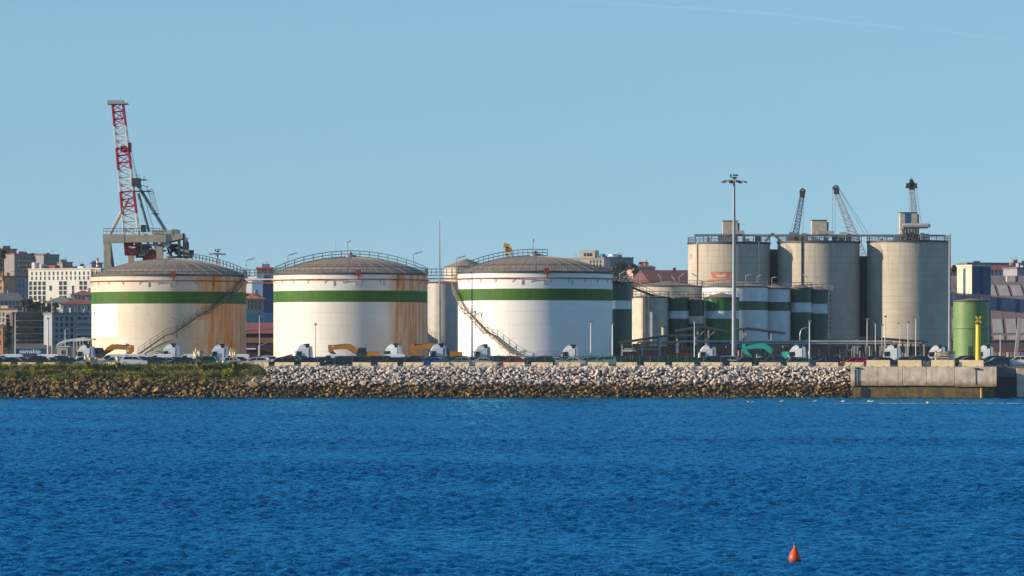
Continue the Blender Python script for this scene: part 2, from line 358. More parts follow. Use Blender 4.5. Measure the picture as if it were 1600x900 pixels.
def quay():
    m_qc = quay_concrete()
    Y0 = 596.0; x0, x1 = xx(1329, Y0), xx(1556, Y0); zmid = zz(604, Y0)
    root = struct(MB().bb(x0 + .3, x1 - .6, Y0 + .5, 609, -2, YARD - .02).build("quay", m_conc_dark))
    edges = [1329, 1372, 1410, 1447, 1491, 1556]
    for a, b in zip(edges, edges[1:]):
        p = MB().bb(xx(a, Y0) + .03, xx(b, Y0) - .03, Y0, Y0 + .9, zmid + (.12 if a < 1480 else -.05) + random.uniform(-.05, .05), YARD).build("wall_panel", m_qc, root)
        bv = p.modifiers.new("b", 'BEVEL'); bv.width = .05; bv.segments = 1
    MB().bb(x0 + .3, x1 - 1.4, Y0 + .3, Y0 + .52, -2, zmid - .1).build("tidal_wall", m_conc_dark, root)
    MB().bb(x0 + .02, x1 - .02, Y0 + .02, 609, YARD - .03, YARD + .012).build("paving", M("quay paving", (.3, .27, .22), .9), root)
    mb = MB()
    for px in (1336, 1341):
        mb.tube(at(px, 577, Y0 - .06), at(px, 603, Y0 - .06), .07)
    mb.build("drain_pipe", m_black, root)
    MB().bb(xx(1345, Y0), xx(1357, Y0), Y0 + .2, Y0 + .6, zz(621, Y0), zz(607, Y0)).build("culvert_opening", m_black, root)
    MB().tube(at(1532, 640, Y0 + .15), at(1532, 606, Y0 + .15), .2, 10).build("pile", M("ochre pile", (.45, .28, .08), .7, streak=.4), root)
    mb = MB()
    for px, py in ((1340, 575), (1525, 576)): mb.box(at(px, py, Y0 - .1), (.8, .25, .2))
    mb.build("fender_bracket", m_black, root)
    # quay beyond the corner, set back and in the corner's shade
    MB().tube(at(1523, 578, Y0 - .03), at(1523.5, 601, Y0 - .03), .06, 5).build("crack_seam", m_dsteel, root)  # thin dark bar drawn as a crack line in the wall
    pv = Matrix.Translation((x0, Y0, 0)); root.matrix_world = pv @ Matrix.Rotation(R(-6), 4, 'Z') @ pv.inverted()
    Y1 = 604.0
    r2 = struct(MB().bb(x1 - .5, xx(1760, Y1), Y1, 609, -2, YARD).build("side_quay", M("shade-dark side quay", (.14, .15, .16), .8, streak=.4)))  # the corner's shade is painted into this dark bluish concrete
    for px in (1594, 1650): MB().bb(xx(px - 6, Y1), xx(px + 6, Y1), Y1 - .8, Y1 - .01, -2, YARD - .3).build("pier", m_conc, r2)
    MB().bb(xx(1558, Y1), xx(1586, Y1), Y1 - .25, Y1 - .02, -.5, YARD - 1.6).build("fender_panel", m_black, r2)
quay()

# ------------------------------------------------------------------ concrete barriers
m_barrier = M("ochre concrete barrier", (.80, .62, .36), .8, var=.1, scale=1.2, streak=.2)
def barrier(px0, px1, Y, label, h=.92, plain=False, z=4.53):
    L = (px1 - px0) * Y / F
    t = thing("concrete_barrier", label, "barrier", (xx((px0 + px1) / 2, Y), Y + .25, z), random.uniform(-.11, -.07), "concrete barriers along the water")
    prof = [(-.36, 0), (-.16, h), (.16, h), (.36, 0)]
    if not plain: prof = [(-.36, 0), (-.34, .06), (-.07, h), (.07, h), (.34, .06), (.36, 0)]
    n = len(prof); vs = [(sx * (L / 2 - (.04 if z_ > .5 else 0)), y, z_) for sx in (-1, 1) for y, z_ in prof]
    mb = MB(); mb.add(vs, [tuple(range(n)), tuple(range(2 * n - 1, n - 1, -1))] + [(i, n + i, n + (i + 1) % n, (i + 1) % n) for i in range(n)])
    mb.build("block", m_barrier, t)
    mb = MB()
    for s in (-.25, .25): MB().bb(s * L - .16, s * L + .16, -.37, .37, -.005, .07).build("lift_slot", m_black, t)
for a, b in ((2, 17), (27, 56), (67, 87), (160, 184), (396, 420), (429, 460), (470, 500), (550, 580), (590, 621), (630, 662), (673, 702), (704, 733), (742, 776), (786, 820), (830, 864), (873, 908),
             (918, 951), (963, 996), (1006, 1040), (1050, 1085), (1095, 1129), (1140, 1175), (1186, 1220), (1230, 1265), (1275, 1310), (1320, 1350)):
    barrier(a, b, 608.3, "ochre concrete barrier on the embankment crest below " + near("barrier", (a + b) / 2))
for a, b, w in ((1354, 1391, "below the slim lamp posts"), (1403, 1440, "second from the left on the concrete quay"), (1455, 1491, "under the stacked crates"), (1499, 1537, "at the foot of the yellow beacon")):
    barrier(a, b, 597.6, "pale ochre concrete barrier on the quay edge " + w, 1.03, True, YARD + .012)

# ------------------------------------------------------------------ fences
def fences():
    t = thing("chain_link_fence", "thin dark post and wire fence standing in front of the concrete barriers", "fence", (xx(880, 607.6), 607.6, 4.55))
    ox = xx(880, 607.6)
    p0 = MB().tube((0, 0, -.3), (0, 0, 1.95), .04, 6).build("post", m_dsteel, t)
    first = True
    for i in range(-16, 17):
        x = xx(879.5 + i * 27.4, 607.6) - ox
        if first: p0.location = (x, 0, 0); first = False
        else: dup_part(p0, t, (x, 0, 0))
    mb = MB(); a, b = xx(441, 607.6) - ox, xx(1318, 607.6) - ox
    for z in (.4, 1.1, 1.85): mb.tube((a, 0, z), (b, 0, z), .008, 4)
    mb.build("wire", m_dsteel, t)
    m, n, l, bs = node_mat("green fence netting")
    tr = n.new("ShaderNodeBsdfTransparent"); mx = n.new("ShaderNodeMixShader"); mx.inputs[0].default_value = .34
    bs.inputs['Base Color'].default_value = (.007, .07, .05, 1); bs.inputs['Roughness'].default_value = .8
    l.new(tr.outputs[0], mx.inputs[1]); l.new(bs.outputs[0], mx.inputs[2]); l.new(mx.outputs[0], n["Material Output"].inputs[0])
    t = thing("netting_fence", "green mesh fence with short posts behind the barriers before the third tank", "fence", (xx(690, 609.6), 609.6, YARD))
    ox = xx(690, 609.6); a, b = 0, xx(1085, 609.6) - ox
    mb = MB(); mb.add([(a, 0, .1), (b, 0, .1), (b, 0, 1.72), (a, 0, 1.72)], [(0, 1, 2, 3)]); mb.build("netting", m, t, fix=False)
    p0 = MB().tube((0, 0, 0), (0, 0, 2.0), .035, 6).build("post", M("green post", (.02, .07, .055), .6), t)
    k = int((b - a) / 1.5)
    for i in range(1, k + 1): dup_part(p0, t, (a + i * 1.5, 0, 0))
fences()

# ------------------------------------------------------------------ big tanks
def tank_paint(name, base, rust, tan, rust_from=40, wid=18):
    """weathered white shell: tan weathering, rust curtains growing past an angle (degrees, 0 faces the water), faint weld lines"""
    m, n, l, b = node_mat(name); b.inputs['Roughness'].default_value = .42
    tc = n.new("ShaderNodeTexCoord"); s = n.new("ShaderNodeSeparateXYZ"); l.new(tc.outputs['Object'], s.inputs[0])
    def math_(op, a, bv=None, c=None):
        k = n.new("ShaderNodeMath"); k.operation = op
        for i, q in enumerate((a, bv, c)):
            if q is None: continue
            if isinstance(q, (int, float)): k.inputs[i].default_value = q
            else: l.new(q, k.inputs[i])
        return k.outputs[0]
    neg = math_('MULTIPLY', s.outputs[1], -1.0); ang = math_('ARCTAN2', s.outputs[0], neg)          # radians, 0 at the front, + to the right
    cv = n.new("ShaderNodeCombineXYZ"); l.new(math_('MULTIPLY', ang, 14.0), cv.inputs[0]); l.new(math_('MULTIPLY', s.outputs[2], .07), cv.inputs[1])
    st = n.new("ShaderNodeTexNoise"); st.inputs['Scale'].default_value = 1.3; st.inputs['Detail'].default_value = 6; st.inputs['Roughness'].default_value = .62; l.new(cv.outputs[0], st.inputs['Vector'])
    cl = n.new("ShaderNodeTexNoise"); cl.inputs['Scale'].default_value = .16; cl.inputs['Detail'].default_value = 5; l.new(tc.outputs['Object'], cl.inputs['Vector'])
    def ramp(o, a, b_, c=0.0, d=1.0):
        r = n.new("ShaderNodeMapRange"); r.inputs[1].default_value = a; r.inputs[2].default_value = b_; r.inputs[3].default_value = c; r.inputs[4].default_value = d; r.interpolation_type = 'SMOOTHSTEP'; l.new(o, r.inputs[0]); return r.outputs[0]
    def mix(f, a, c):
        k = n.new("ShaderNodeMix"); k.data_type = 'RGBA'; l.new(f, k.inputs[0])
        for i, q in ((6, a), (7, c)):
            if isinstance(q, tuple): k.inputs[i].default_value = (*q, 1)
            else: l.new(q, k.inputs[i])
        return k.outputs[2]
    tanm = math_('MULTIPLY', ramp(cl.outputs[0], .35, .62), tan); tanm = math_('ADD', tanm, math_('MULTIPLY', ramp(st.outputs[0], .5, .75), tan * .4))
    c = mix(tanm, base, (.56, .43, .25))
    ra = ramp(ang, R(rust_from - wid * .6), R(rust_from + wid)); rs = ramp(st.outputs[0], .33, .60)
    rm = math_('MULTIPLY', math_('MULTIPLY', ra, math_('ADD', math_('MULTIPLY', rs, .6), .32)), rust)
    c = mix(rm, c, (.58, .215, .03))
    rs2 = ramp(st.outputs[0], .58, .72); c = mix(math_('MULTIPLY', math_('MULTIPLY', ra, rs2), rust * .9), c, (.12, .07, .035))
    fine = ramp(st.outputs[0], .62, .8); c = mix(math_('MULTIPLY', fine, .16), c, (.25, .2, .15))
    wl_ = math_('LESS_THAN', math_('FRACT', math_('DIVIDE', s.outputs[2], 2.28)), .03)
    wv = math_('LESS_THAN', math_('FRACT', math_('MULTIPLY', ang, 2.9)), .012)
    c = mix(math_('MULTIPLY', math_('MAXIMUM', wl_, wv), .22), c, (.2, .17, .14))
    l.new(c, b.inputs['Base Color']); return m
def band_paint(name, c1, yellow):
    m = M(name, c1, .6, var=.2, scale=.25, streak=.35, dirt=(.15, .16, .02), spec=.2); return m

m_green = band_paint("green band paint", (.038, .118, .015), .4)
def big_tank(px, rpx, Y, rim, b0, b1, apex, paint, label, stair=None, roof_stair=(), patch=False, lamps=()):
    Rr = rpx * Y / F; X = xx(px, Y); H = zz(rim, Y) - YARD; zb0, zb1 = zz(b1, Y) - YARD, zz(b0, Y) - YARD; rise = zz(apex, Y) - zz(rim, Y)
    t = thing("storage_tank", label, "storage tank", (X, Y, YARD), 0, "big white tanks with a green band")
    N = 128
    MB().lathe([(Rr, 0), (Rr, zb0)], N).build("lower_shell", paint, t, True)
    MB().lathe([(Rr, zb0), (Rr + .012, zb0), (Rr + .012, zb1), (Rr, zb1)], N).build("green_band", m_green, t, True)
    MB().lathe([(Rr, zb1), (Rr, H)], N).build("upper_shell", paint, t, True)
    MB().lathe([(Rr + .02, H - .28), (Rr + .16, H - .26), (Rr + .16, H + .02), (Rr - .1, H + .05)], N).build("roof_rim", m_dsteel, t, True)
    # roof: sector plates with seams standing proud between them
    S = (Rr * Rr + rise * rise) / (2 * rise); zc = H + rise - S; K = 30
    def dome(r): return zc + math.sqrt(S * S - r * r)
    MB().lathe([(Rr - .06, dome(Rr) - .03)] + [(Rr * q, dome(Rr * q) - .05) for q in (.9, .8, .6, .4, .2, .03)], 60).build("roof_deck", m_roofplate, t, True)
    da = 2 * math.pi / K; g = .012
    rs = [.06, .2, .4, .6, .75, .88, .995]; mb = MB(); vs = []
    for r in rs:
        for a in (-da / 2 + g * min(1, .3 / r), 0, da / 2 - g * min(1, .3 / r)): vs.append((Rr * r * math.cos(a), Rr * r * math.sin(a), dome(Rr * r) + (.03 if a == 0 else 0.0)))
    mb.add(vs, [(j * 3 + i, j * 3 + 3 + i, j * 3 + 4 + i, j * 3 + 1 + i) for j in range(len(rs) - 1) for i in range(2)])
    p0 = mb.build("roof_plate", m_roofplate, t, True, fix=False)
    mb = MB()
    for q0, q1 in zip(rs, rs[1:]): mb.beam((Rr * q0, 0, dome(Rr * q0)), (Rr * q1, 0, dome(Rr * q1)), .12, .08)
    s0 = mb.build("roof_seam", m_roofrib, t)
    s0.rotation_euler = (0, 0, da / 2)
    for i in range(1, K): dup_part(p0, t, rz=i * da); dup_part(s0, t, rz=(i + .5) * da)
    MB().lathe([(1.1, dome(1.1) - .1), (1.1, dome(0) + .35), (.3, dome(0) + .5), (.25, dome(0) + .9), (0.01, dome(0) + .95)], 16).build("roof_vent", m_gsteel, t, True)
    # rim railing
    mb = MB()
    for z in (.55, 1.1):
        mb.lathe([(Rr + .05, H + z - .035), (Rr + .12, H + z), (Rr + .05, H + z + .035), (Rr + .0, H + z), (Rr + .05, H + z - .035)], 96)
    for i in range(76):
        a = 2 * math.pi * i / 76; p = V((math.cos(a), math.sin(a), 0)) * (Rr + .05); mb.tube(p + V((0, 0, H)), p + V((0, 0, H + 1.12)), .04, 4)
    mb.build("rim_railing", m_dsteel, t)
    # foam ring with brackets
    zf = H - 1.15; rf = Rr + .28; mb = MB()
    mb.lathe([(rf + .09, zf), (rf, zf + .09), (rf - .09, zf), (rf, zf - .09), (rf + .09, zf)], 96)
    mb.build("foam_pipe", m_foam, t, True)
    mb = MB()
    for i in range(26):
        a = 2 * math.pi * (i + .3) / 26; d = V((math.cos(a), math.sin(a), 0)); mb.tube(d * (Rr - .02) + V((0, 0, zf - .75)), d * rf + V((0, 0, zf - .02)), .045, 4); mb.tube(d * (Rr - .02) + V((0, 0, zf)), d * rf + V((0, 0, zf)), .04, 4)
    mb.build("pipe_bracket", m_foam, t)
    a = R(-90 + 8); d = V((math.cos(a), math.sin(a), 0)); mb = MB()
    mb.box(d * (Rr + .25) + V((0, 0, H + .15)), (.9, .5, .7)); mb.tube(d * (Rr + .25) + V((0, 0, H - .25)), d * (Rr + .25) + V((0, 0, zf)), .12); mb.box(d * (Rr + .3) + V((.15, 0, H - .45)), (.5, .4, .25))
    mb.build("foam_chamber", M("rusty red box", (.22, .04, .03), .7), t)
    mb = MB()
    for a in (-100, -62, -84): d = V((math.cos(R(a)), math.sin(R(a)), 0)); mb.box(d * (Rr + .06) + V((0, 0, zf - .7)), (.25, .14, .8), R(a + 90))
    mb.build("level_plate", M("cream plate", (.55, .48, .3), .6), t)
    if patch:   # repainted rectangle on the left of the shell
        a0, a1 = R(-90) + math.asin(-119.5 / 120.5) * .93, R(-90) + math.asin((194 - px) / rpx)
        MB().lathe([(Rr + .008, zz(527, Y) - YARD), (Rr + .008, zb0 - .02)], 24, a0, a1).build("repainted_patch", M("fresh white paint", (.68, .67, .65), .4, var=.06), t, True)
    if stair:   # helical stair: list of (angle from front in degrees, z)
        ro, th0, z0, th1, z1, mt = stair; n = 64; mb = MB(); hr = MB(); pts = []
        for i in range(n + 1):
            f = i / n; th = R(th0 + (th1 - th0) * f); zf_ = z0 + (z1 - z0) * f
            ff = f * 4; j = int(ff) if f < 1 else 3; fr = ff - j           # landing at the end of every flight
            zf_ = z0 + (z1 - z0) * ((j + min(1, fr / .86)) / 4)
            d = V((math.sin(th), -math.cos(th), 0)); pts.append((d, zf_))
        for (d0, za), (d1, zb) in zip(pts, pts[1:]):
            for r in (Rr + .25, Rr + .25 + ro): mb.beam(d0 * r + V((0, 0, za)), d1 * r + V((0, 0, zb)), .05, .17)
            e = (d0 + d1) / 2; zt = (za + zb) / 2
            mb.box(e * (Rr + .25 + ro / 2) + V((0, 0, zt + .08)), (ro, .28, .05), math.atan2(e.y, e.x))
        k = 0
        for (d0, za), (d1, zb) in zip(pts, pts[1:]):
            for r in (Rr + .25 + ro,) if ro < 1.2 else (Rr + .3, Rr + .25 + ro):
                for hz in (.55, 1.1): hr.tube(d0 * r + V((0, 0, za + hz)), d1 * r + V((0, 0, zb + hz)), .04, 4)
                if k % 3 == 0: hr.tube(d0 * r + V((0, 0, za)), d0 * r + V((0, 0, za + 1.12)), .04, 4)
            k += 1
        s = mb.build("spiral_stair", mt, t); hr.build("handrail", mt, s)
        mb = MB()
        for d, za in pts[::6]: mb.tube(d * (Rr - .02) + V((0, 0, za - 1.0)), d * (Rr + .25 + ro) + V((0, 0, za - .1)), .05, 4)
        mb.build("stair_bracket", mt, s)
    for (f0, f1) in roof_stair:      # ladder walk over the dome, as fractions of the radius left (-) to right (+)
        mb = MB(); hr = MB(); n = 16; pts = []
        for i in range(n + 1):
            f = f0 + (f1 - f0) * i / n; pts.append(V((f * Rr, 0, dome(abs(f) * Rr) + .12)))
        for p, q in zip(pts, pts[1:]):
            mb.beam(p, q, 1.0, .12)
            for y in (-.5, .5):
                for hz in (.5, 1.05): hr.tube(p + V((0, y, hz)), q + V((0, y, hz)), .045, 4)
        for i, p in enumerate(pts):
            for y in (-.5, .5): hr.tube(p + V((0, y, 0)), p + V((0, y, 1.07)), .045, 4)
        s = mb.build("roof_stair", m_white if f1 - f0 < .95 and f0 > -.2 else m_gsteel, t); hr.build("handrail", m_dsteel, s)
    for (lx, ly0, ly1, hx, hy) in lamps:   # lamps bolted to the tank, in photo pixels at the tank's own depth
        Yl = Y if ly1 < rim + 8 else Y - Rr * math.sqrt(max(0, 1 - ((lx - px) / rpx) ** 2)) - 1.35
        o = V((X, Y, YARD)); mb = MB(); a, b, c = at(lx, ly1, Yl) - o, at(lx, ly0, Yl) - o, at(hx, hy, Yl) - o
        mb.tube(a, b, .05, 5); mb.tube(b, b + (c - b) * .15, .04, 5); mb.beam(b + (c - b) * .12, c, .22, .16); mb.build("lamp", m_gsteel, t)
    return t, X, Rr, H
P1 = tank_paint("first tank shell", (.70, .63, .52), 1.2, .55, 24, 20)
P2 = tank_paint("second tank shell", (.76, .72, .65), 1.15, .25, 33, 9)
P3 = tank_paint("third tank shell", (.80, .78, .74), .12, .12, 60, 20)
Zs = lambda py, Y: zz(py, Y) - YARD
big_tank(264, 120.5, 722, 431, 457, 475.5, 404, P1, "stained cream storage tank with dark staircase and a repainted white patch", (1.0, -16, Zs(553, 722), 78, Zs(431, 722), M("sooty stair steel", (.09, .08, .07), .6, var=.2)), ((.26, .97),), True,
         lamps=((385, 407, 432, 398, 403.5), (280, 500, 553, 268, 496)))
big_tank(547.75, 120.25, 696, 428.5, 455.5, 473, 402, P2, "white storage tank with rust curtains on its right side and railings over its dome", None, ((-.97, .97),),
         lamps=((450, 399, 425, 464, 395.5), (543, 379, 395, 548, 376), (646, 397, 420, 660, 393)))
big_tank(836.25, 120.75, 669, 426, 452.5, 470.5, 400, P3, "clean white storage tank with a yellowish staircase down its left side", (.85, -96, Zs(428, 669), -13, Zs(553, 669), M("ochre stair steel", (.22, .165, .085), .6, var=.2)), ((-.86, .16),), False,
         lamps=((713, 404, 424, 727, 400), (833, 379, 392, 834, 373), (735, 489, 500, 744, 486), (743, 492, 513, 751, 488)))

def plain_cyl(name, label, cat, px, rpx, Y, py, mats, bands, group=None, roof=1.0, rail=True, seams=0, rz=YARD, rim_mat=None, smooth=True):
    """upright cylinder: bands = [(top row, bottom row, material index)]"""
    Rr = rpx * Y / F; t = thing(name, label, cat, (xx(px, Y), Y, rz), 0, group); H = zz(py, Y) - rz
    for i, (a, b, k) in enumerate(bands):
        z1, z0 = zz(a, Y) - rz, (zz(b, Y) - rz if b else 0)
        MB().lathe([(Rr, z0), (Rr, z1)], 72).build("painted_band" if len(bands) > 1 else "shell", mats[k], t, True)
    MB().lathe([(Rr + .01, H - .2), (Rr + .12, H - .2), (Rr + .12, H + .03), (Rr - .05, H + .03)], 72).build("roof_rim", rim_mat or m_dsteel, t, True)
    MB().lathe([(Rr - .04, H), (Rr * .5, H + roof * .55), (.01, H + roof)], 48).build("roof", m_roofplate, t, True)
    if rail:
        mb = MB()
        for z in (.55, 1.1): mb.lathe([(Rr + .05, H + z - .03), (Rr + .1, H + z), (Rr + .05, H + z + .03), (Rr + .05, H + z - .03)], 48)
        for i in range(max(12, int(Rr * 5))):
            a = 2 * math.pi * i / max(12, int(Rr * 5)); p = V((math.cos(a), math.sin(a), 0)) * (Rr + .05); mb.tube(p + V((0, 0, H)), p + V((0, 0, H + 1.12)), .04, 4)
        mb.build("rim_railing", m_dsteel, t)
    return t, Rr, H

m_greydeck = M("pale grey steel", (.42, .40, .37), .5, var=.12, streak=.25)
m_dgreen = M("dark green paint", (.006, .06, .036), .4, var=.15, streak=.15)
m_litgreen = M("green tank paint", (.022, .13, .028), .4, var=.2, streak=.25)  # neighbours' dark green with bright sunlight painted in as a lighter tone
m_greywhite = M("greyish white paint", (.66, .66, .64), .45, var=.1, streak=.25)
m_cream = M("cream steel", (.52, .46, .36), .5, var=.15, streak=.35)
W_, G_ = 0, 1
SMALL = "small tanks between the third big tank and the silos"
plain_cyl("silo_tower", "narrow grey cylinder standing between the second and third big tanks", "silo", 693, 24.5, 722, 441, [m_greydeck], [(441, None, 0)], None, .3, False)
t, r_, h_ = plain_cyl("storage_tank", "dark green tank half hidden behind the third white tank", "storage tank", 955, 32.5, 735, 441, [m_greywhite, m_dgreen], [(441, 470, 1), (470, 483, 0), (483, None, 1)], SMALL, .6)
plain_cyl("storage_tank", "wide grey-roofed tank behind the narrow cream tank", "storage tank", 1043, 54, 776, 447, [m_cream], [(447, None, 0)], SMALL, 1.0)
t, r_, h_ = plain_cyl("storage_tank", "narrow cream tank with a dark ladder groove", "storage tank", 1016, 29, 752, 464, [m_cream], [(464, None, 0)], SMALL, .6)
mb = MB(); mb.bb(-1.6, -1.2, -r_ - .15, -r_ + .1, 0, h_); mb.bb(-.55, -.3, -r_ - .3, -r_ - .02, 0, h_); mb.build("ladder_groove", m_gsteel, t)
MB().bb(-.25, .25, -r_ - .28, -r_ - .03, 0, h_ - 3).build("down_pipe", m_white, t)
plain_cyl("storage_tank", "dark green tank with pale band beside the narrow cream tank", "storage tank", 1060, 17, 752.2, 465, [m_greywhite, m_dgreen], [(465, 486, 1), (486, 498, 0), (498, None, 1)], SMALL, .5)
plain_cyl("storage_tank", "slim green tank with beige band behind the gabled shelter", "storage tank", 1087, 13.5, 752.4, 469, [m_cream, m_dgreen], [(469, 494, 1), (494, 506, 0), (506, None, 1)], SMALL, .4)
t, r_, h_ = plain_cyl("storage_tank", "domed green tank with white band, lit bright on its left", "storage tank", 1127, 28, 755, 465, [m_greywhite, m_litgreen], [(465, 486, 1), (486, 498, 0), (498, None, 1)], SMALL, 1.0, True)
plain_cyl("storage_tank", "wide pale tank with a green band behind the floodlight mast", "storage tank", 1149, 51, 768, 448, [m_greywhite, m_dgreen], [(448, 471, 0), (471, 485, 1), (485, None, 0)], SMALL, 1.4)
plain_cyl("storage_tank", "narrower pale blue-grey tank with a green band", "storage tank", 1211, 24, 771, 450.5, [m_greywhite, m_dgreen], [(450.5, 472, 0), (472, 486, 1), (486, None, 0)], SMALL, .9)
plain_cyl("storage_tank", "dark green tank with pale band beside the blue-grey tank", "storage tank", 1251, 18, 772.5, 450, [m_greywhite, m_dgreen], [(450, 473, 1), (473, 488, 0), (488, None, 1)], SMALL, .7)
t, r_, h_ = plain_cyl("storage_tank", "rightmost dark green tank with pale band and a caged ladder", "storage tank", 1276, 17.5, 774.5, 453, [m_greywhite, m_dgreen], [(453, 475, 1), (475, 490, 0), (490, None, 1)], SMALL, .7)
mb = MB()
for z in [h_ - 8.5 + i * .9 for i in range(10)]: mb.lathe([(.5, z), (.55, z + .06), (.5, z + .12)], 10, c=(r_ + .35, -.4))
for k in range(5): a = k * 1.25; mb.tube((r_ + .35 + .5 * math.cos(a), -.4 + .5 * math.sin(a), h_ - 8.5), (r_ + .35 + .5 * math.cos(a), -.4 + .5 * math.sin(a), h_ + 1), .04, 4)
mb.build("caged_ladder", m_gsteel, t)

# walkways between the tanks
def bridge(px0, px1, py, Y, label):
    a, b = at(px0, py, Y), at(px1, py, Y); t = thing("walkway_bridge", label, "walkway", (a.x, Y, a.z), 0, "walkways between the big tanks"); L = b.x - a.x
    MB().bb(0, L, -.6, .6, -.12, .02).build("deck", m_gsteel, t)
    mb = MB()
    for y in (-.6, .6):
        for z in (.55, 1.1): mb.tube((0, y, z), (L, y, z), .045, 4)
        for i in range(int(L / .9) + 1): mb.tube((i * .9, y, 0), (i * .9, y, 1.1), .04, 4)
    mb.build("railing", m_dsteel, t)
    mb = MB(); mb.bb(0, L, -.5, -.3, -.75, -.5); mb.bb(0, L, .3, .5, -.75, -.5); mb.build("girder", m_white if px0 < 500 else m_gsteel, t)
    mb = MB(); mb.tube((-.5, -.75, -1.3), (L + .8, -.75, -1.35), .13, 8); mb.build("pipe", m_foam, t)
bridge(383, 429, 431, 709, "railed walkway joining the stained tank and the middle tank")
bridge(666, 718, 430, 683, "railed walkway over the narrow grey cylinder")

def sloping_walk():
    a, b = at(958, 437.5, 728), at(1020, 462, 744); t = thing("sloping_walkway", "dark sloping walkway descending from the dark green tank to the narrow cream tank", "walkway", a); d = b - a
    MB().beam((0, 0, 0), d, .9, .18).build("deck", m_dsteel, t); mb = MB(); n = 12
    for y in (-.45, .45):
        for z in (.5, 1.05): mb.tube((0, y, z), d + V((0, y, z)), .045, 4)
        for i in range(n + 1): p = d * (i / n) + V((0, y, 0)); mb.tube(p, p + V((0, 0, 1.05)), .04, 4)
    mb.build("railing", m_dsteel, t)
    mb = MB()
    for i in (2, 6, 10): p = d * (i / n); mb.tube(p, p - V((0, -1.2, 2.2)), .07, 5)
    mb.build("brace", m_dsteel, t)
sloping_walk()
# ------------------------------------------------------------------ concrete silos
def silo_mat():
    m, n, l, b = node_mat("slipformed concrete"); b.inputs['Roughness'].default_value = .88
    tc = n.new("ShaderNodeTexCoord"); s = n.new("ShaderNodeSeparateXYZ"); l.new(tc.outputs['Object'], s.inputs[0])
    def mt(op, *a):
        k = n.new("ShaderNodeMath"); k.operation = op
        for i, q in enumerate(a):
            if isinstance(q, (int, float)): k.inputs[i].default_value = q
            else: l.new(q, k.inputs[i])
        return k.outputs[0]
    ang = mt('ARCTAN2', s.outputs[0], mt('MULTIPLY', s.outputs[1], -1.0))
    lines = mt('MAXIMUM', mt('LESS_THAN', mt('FRACT', mt('DIVIDE', s.outputs[2], 1.35)), .07), mt('LESS_THAN', mt('FRACT', mt('MULTIPLY', ang, 6.2)), .05))
    cv = n.new("ShaderNodeCombineXYZ"); l.new(mt('MULTIPLY', ang, 12.0), cv.inputs[0]); l.new(mt('MULTIPLY', s.outputs[2], .08), cv.inputs[1])
    st = n.new("ShaderNodeTexNoise"); st.inputs['Scale'].default_value = 1.2; st.inputs['Detail'].default_value = 6; l.new(cv.outputs[0], st.inputs['Vector'])
    cl = n.new("ShaderNodeTexNoise"); cl.inputs['Scale'].default_value = .25; cl.inputs['Detail'].default_value = 6; l.new(tc.outputs['Object'], cl.inputs['Vector'])
    def mix(f, a, c):
        k = n.new("ShaderNodeMix"); k.data_type = 'RGBA'; l.new(f, k.inputs[0])
        for i, q in ((6, a), (7, c)):
            if isinstance(q, tuple): k.inputs[i].default_value = (*q, 1)
            else: l.new(q, k.inputs[i])
        return k.outputs[2]
    r1 = n.new("ShaderNodeMapRange"); r1.inputs[1].default_value = .3; r1.inputs[2].default_value = .7; l.new(cl.outputs[0], r1.inputs[0])
    c = mix(r1.outputs[0], (.42, .37, .295), (.50, .45, .365))
    topd = n.new("ShaderNodeMapRange"); topd.inputs[1].default_value = 14; topd.inputs[2].default_value = 24; l.new(s.outputs[2], topd.inputs[0])
    r2 = n.new("ShaderNodeMapRange"); r2.inputs[1].default_value = .45; r2.inputs[2].default_value = .7; l.new(st.outputs[0], r2.inputs[0])
    c = mix(mt('MULTIPLY', r2.outputs[0], mt('MULTIPLY_ADD', topd.outputs[0], .3, .1)), c, (.2, .15, .1))
    c = mix(mt('MULTIPLY', lines, .34), c, (.2, .17, .13))
    l.new(c, b.inputs['Base Color']); return m
m_silo = silo_mat()
SY = 800.0
def silo(px, top, label, pipes=()):
    rpx = 64; Rr = rpx * SY / F; t = thing("concrete_silo", label, "silo", (xx(px, SY), SY, YARD), 0, "tall concrete silos"); H = zz(top, SY) - YARD
    MB().lathe([(Rr, 0), (Rr, H)], 128).build("shell", m_silo, t, True)
    MB().lathe([(Rr + .01, H - .15), (Rr + .18, H - .15), (Rr + .18, H + .25), (0.01, H + .25)], 96).build("roof_slab", m_dsteel, t, True)
    mb = MB()
    for z in (.8, 1.35): mb.lathe([(Rr, H + z - .035), (Rr + .06, H + z), (Rr, H + z + .035), (Rr, H + z - .035)], 64)
    for i in range(44):
        a = 2 * math.pi * i / 44; p = V((math.cos(a), math.sin(a), 0)) * Rr; mb.tube(p + V((0, 0, H)), p + V((0, 0, H + 1.38)), .045, 4)
    mb.build("roof_railing", m_dsteel, t)
    for dx, r, mt in pipes:
        y = -math.sqrt(max(.1, Rr * Rr - dx * dx)) - r - .08; MB().tube((dx, y, 0), (dx, y, H + .3), r, 8).build("riser_pipe", mt, t)
    rr = random.Random(px); mb = MB()
    for i in range(15):
        a = rr.uniform(0, 6.28); q = rr.uniform(1, Rr - 1.2); mb.bb(q * math.cos(a) - rr.uniform(.2, .9), q * math.cos(a) + rr.uniform(.2, .9), q * math.sin(a) - .4, q * math.sin(a) + .4, H + .25, H + rr.uniform(.7, 2.3))
    mb.build("roof_equipment", m_gsteel, t)
    return t, Rr, H
m_pinkpipe = M("faded pink pipe", (.42, .3, .24), .6)
s1, sr, sh = silo(1139, 381, "left concrete silo with a faded red emblem and vertical lettering", ((-6.9, .14, m_pinkpipe), (5.8, .1, m_white)))
s2, _, sh2 = silo(1279, 379.5, "middle concrete silo half shadowed by the left one", ((-4.1, .16, m_dsteel),))
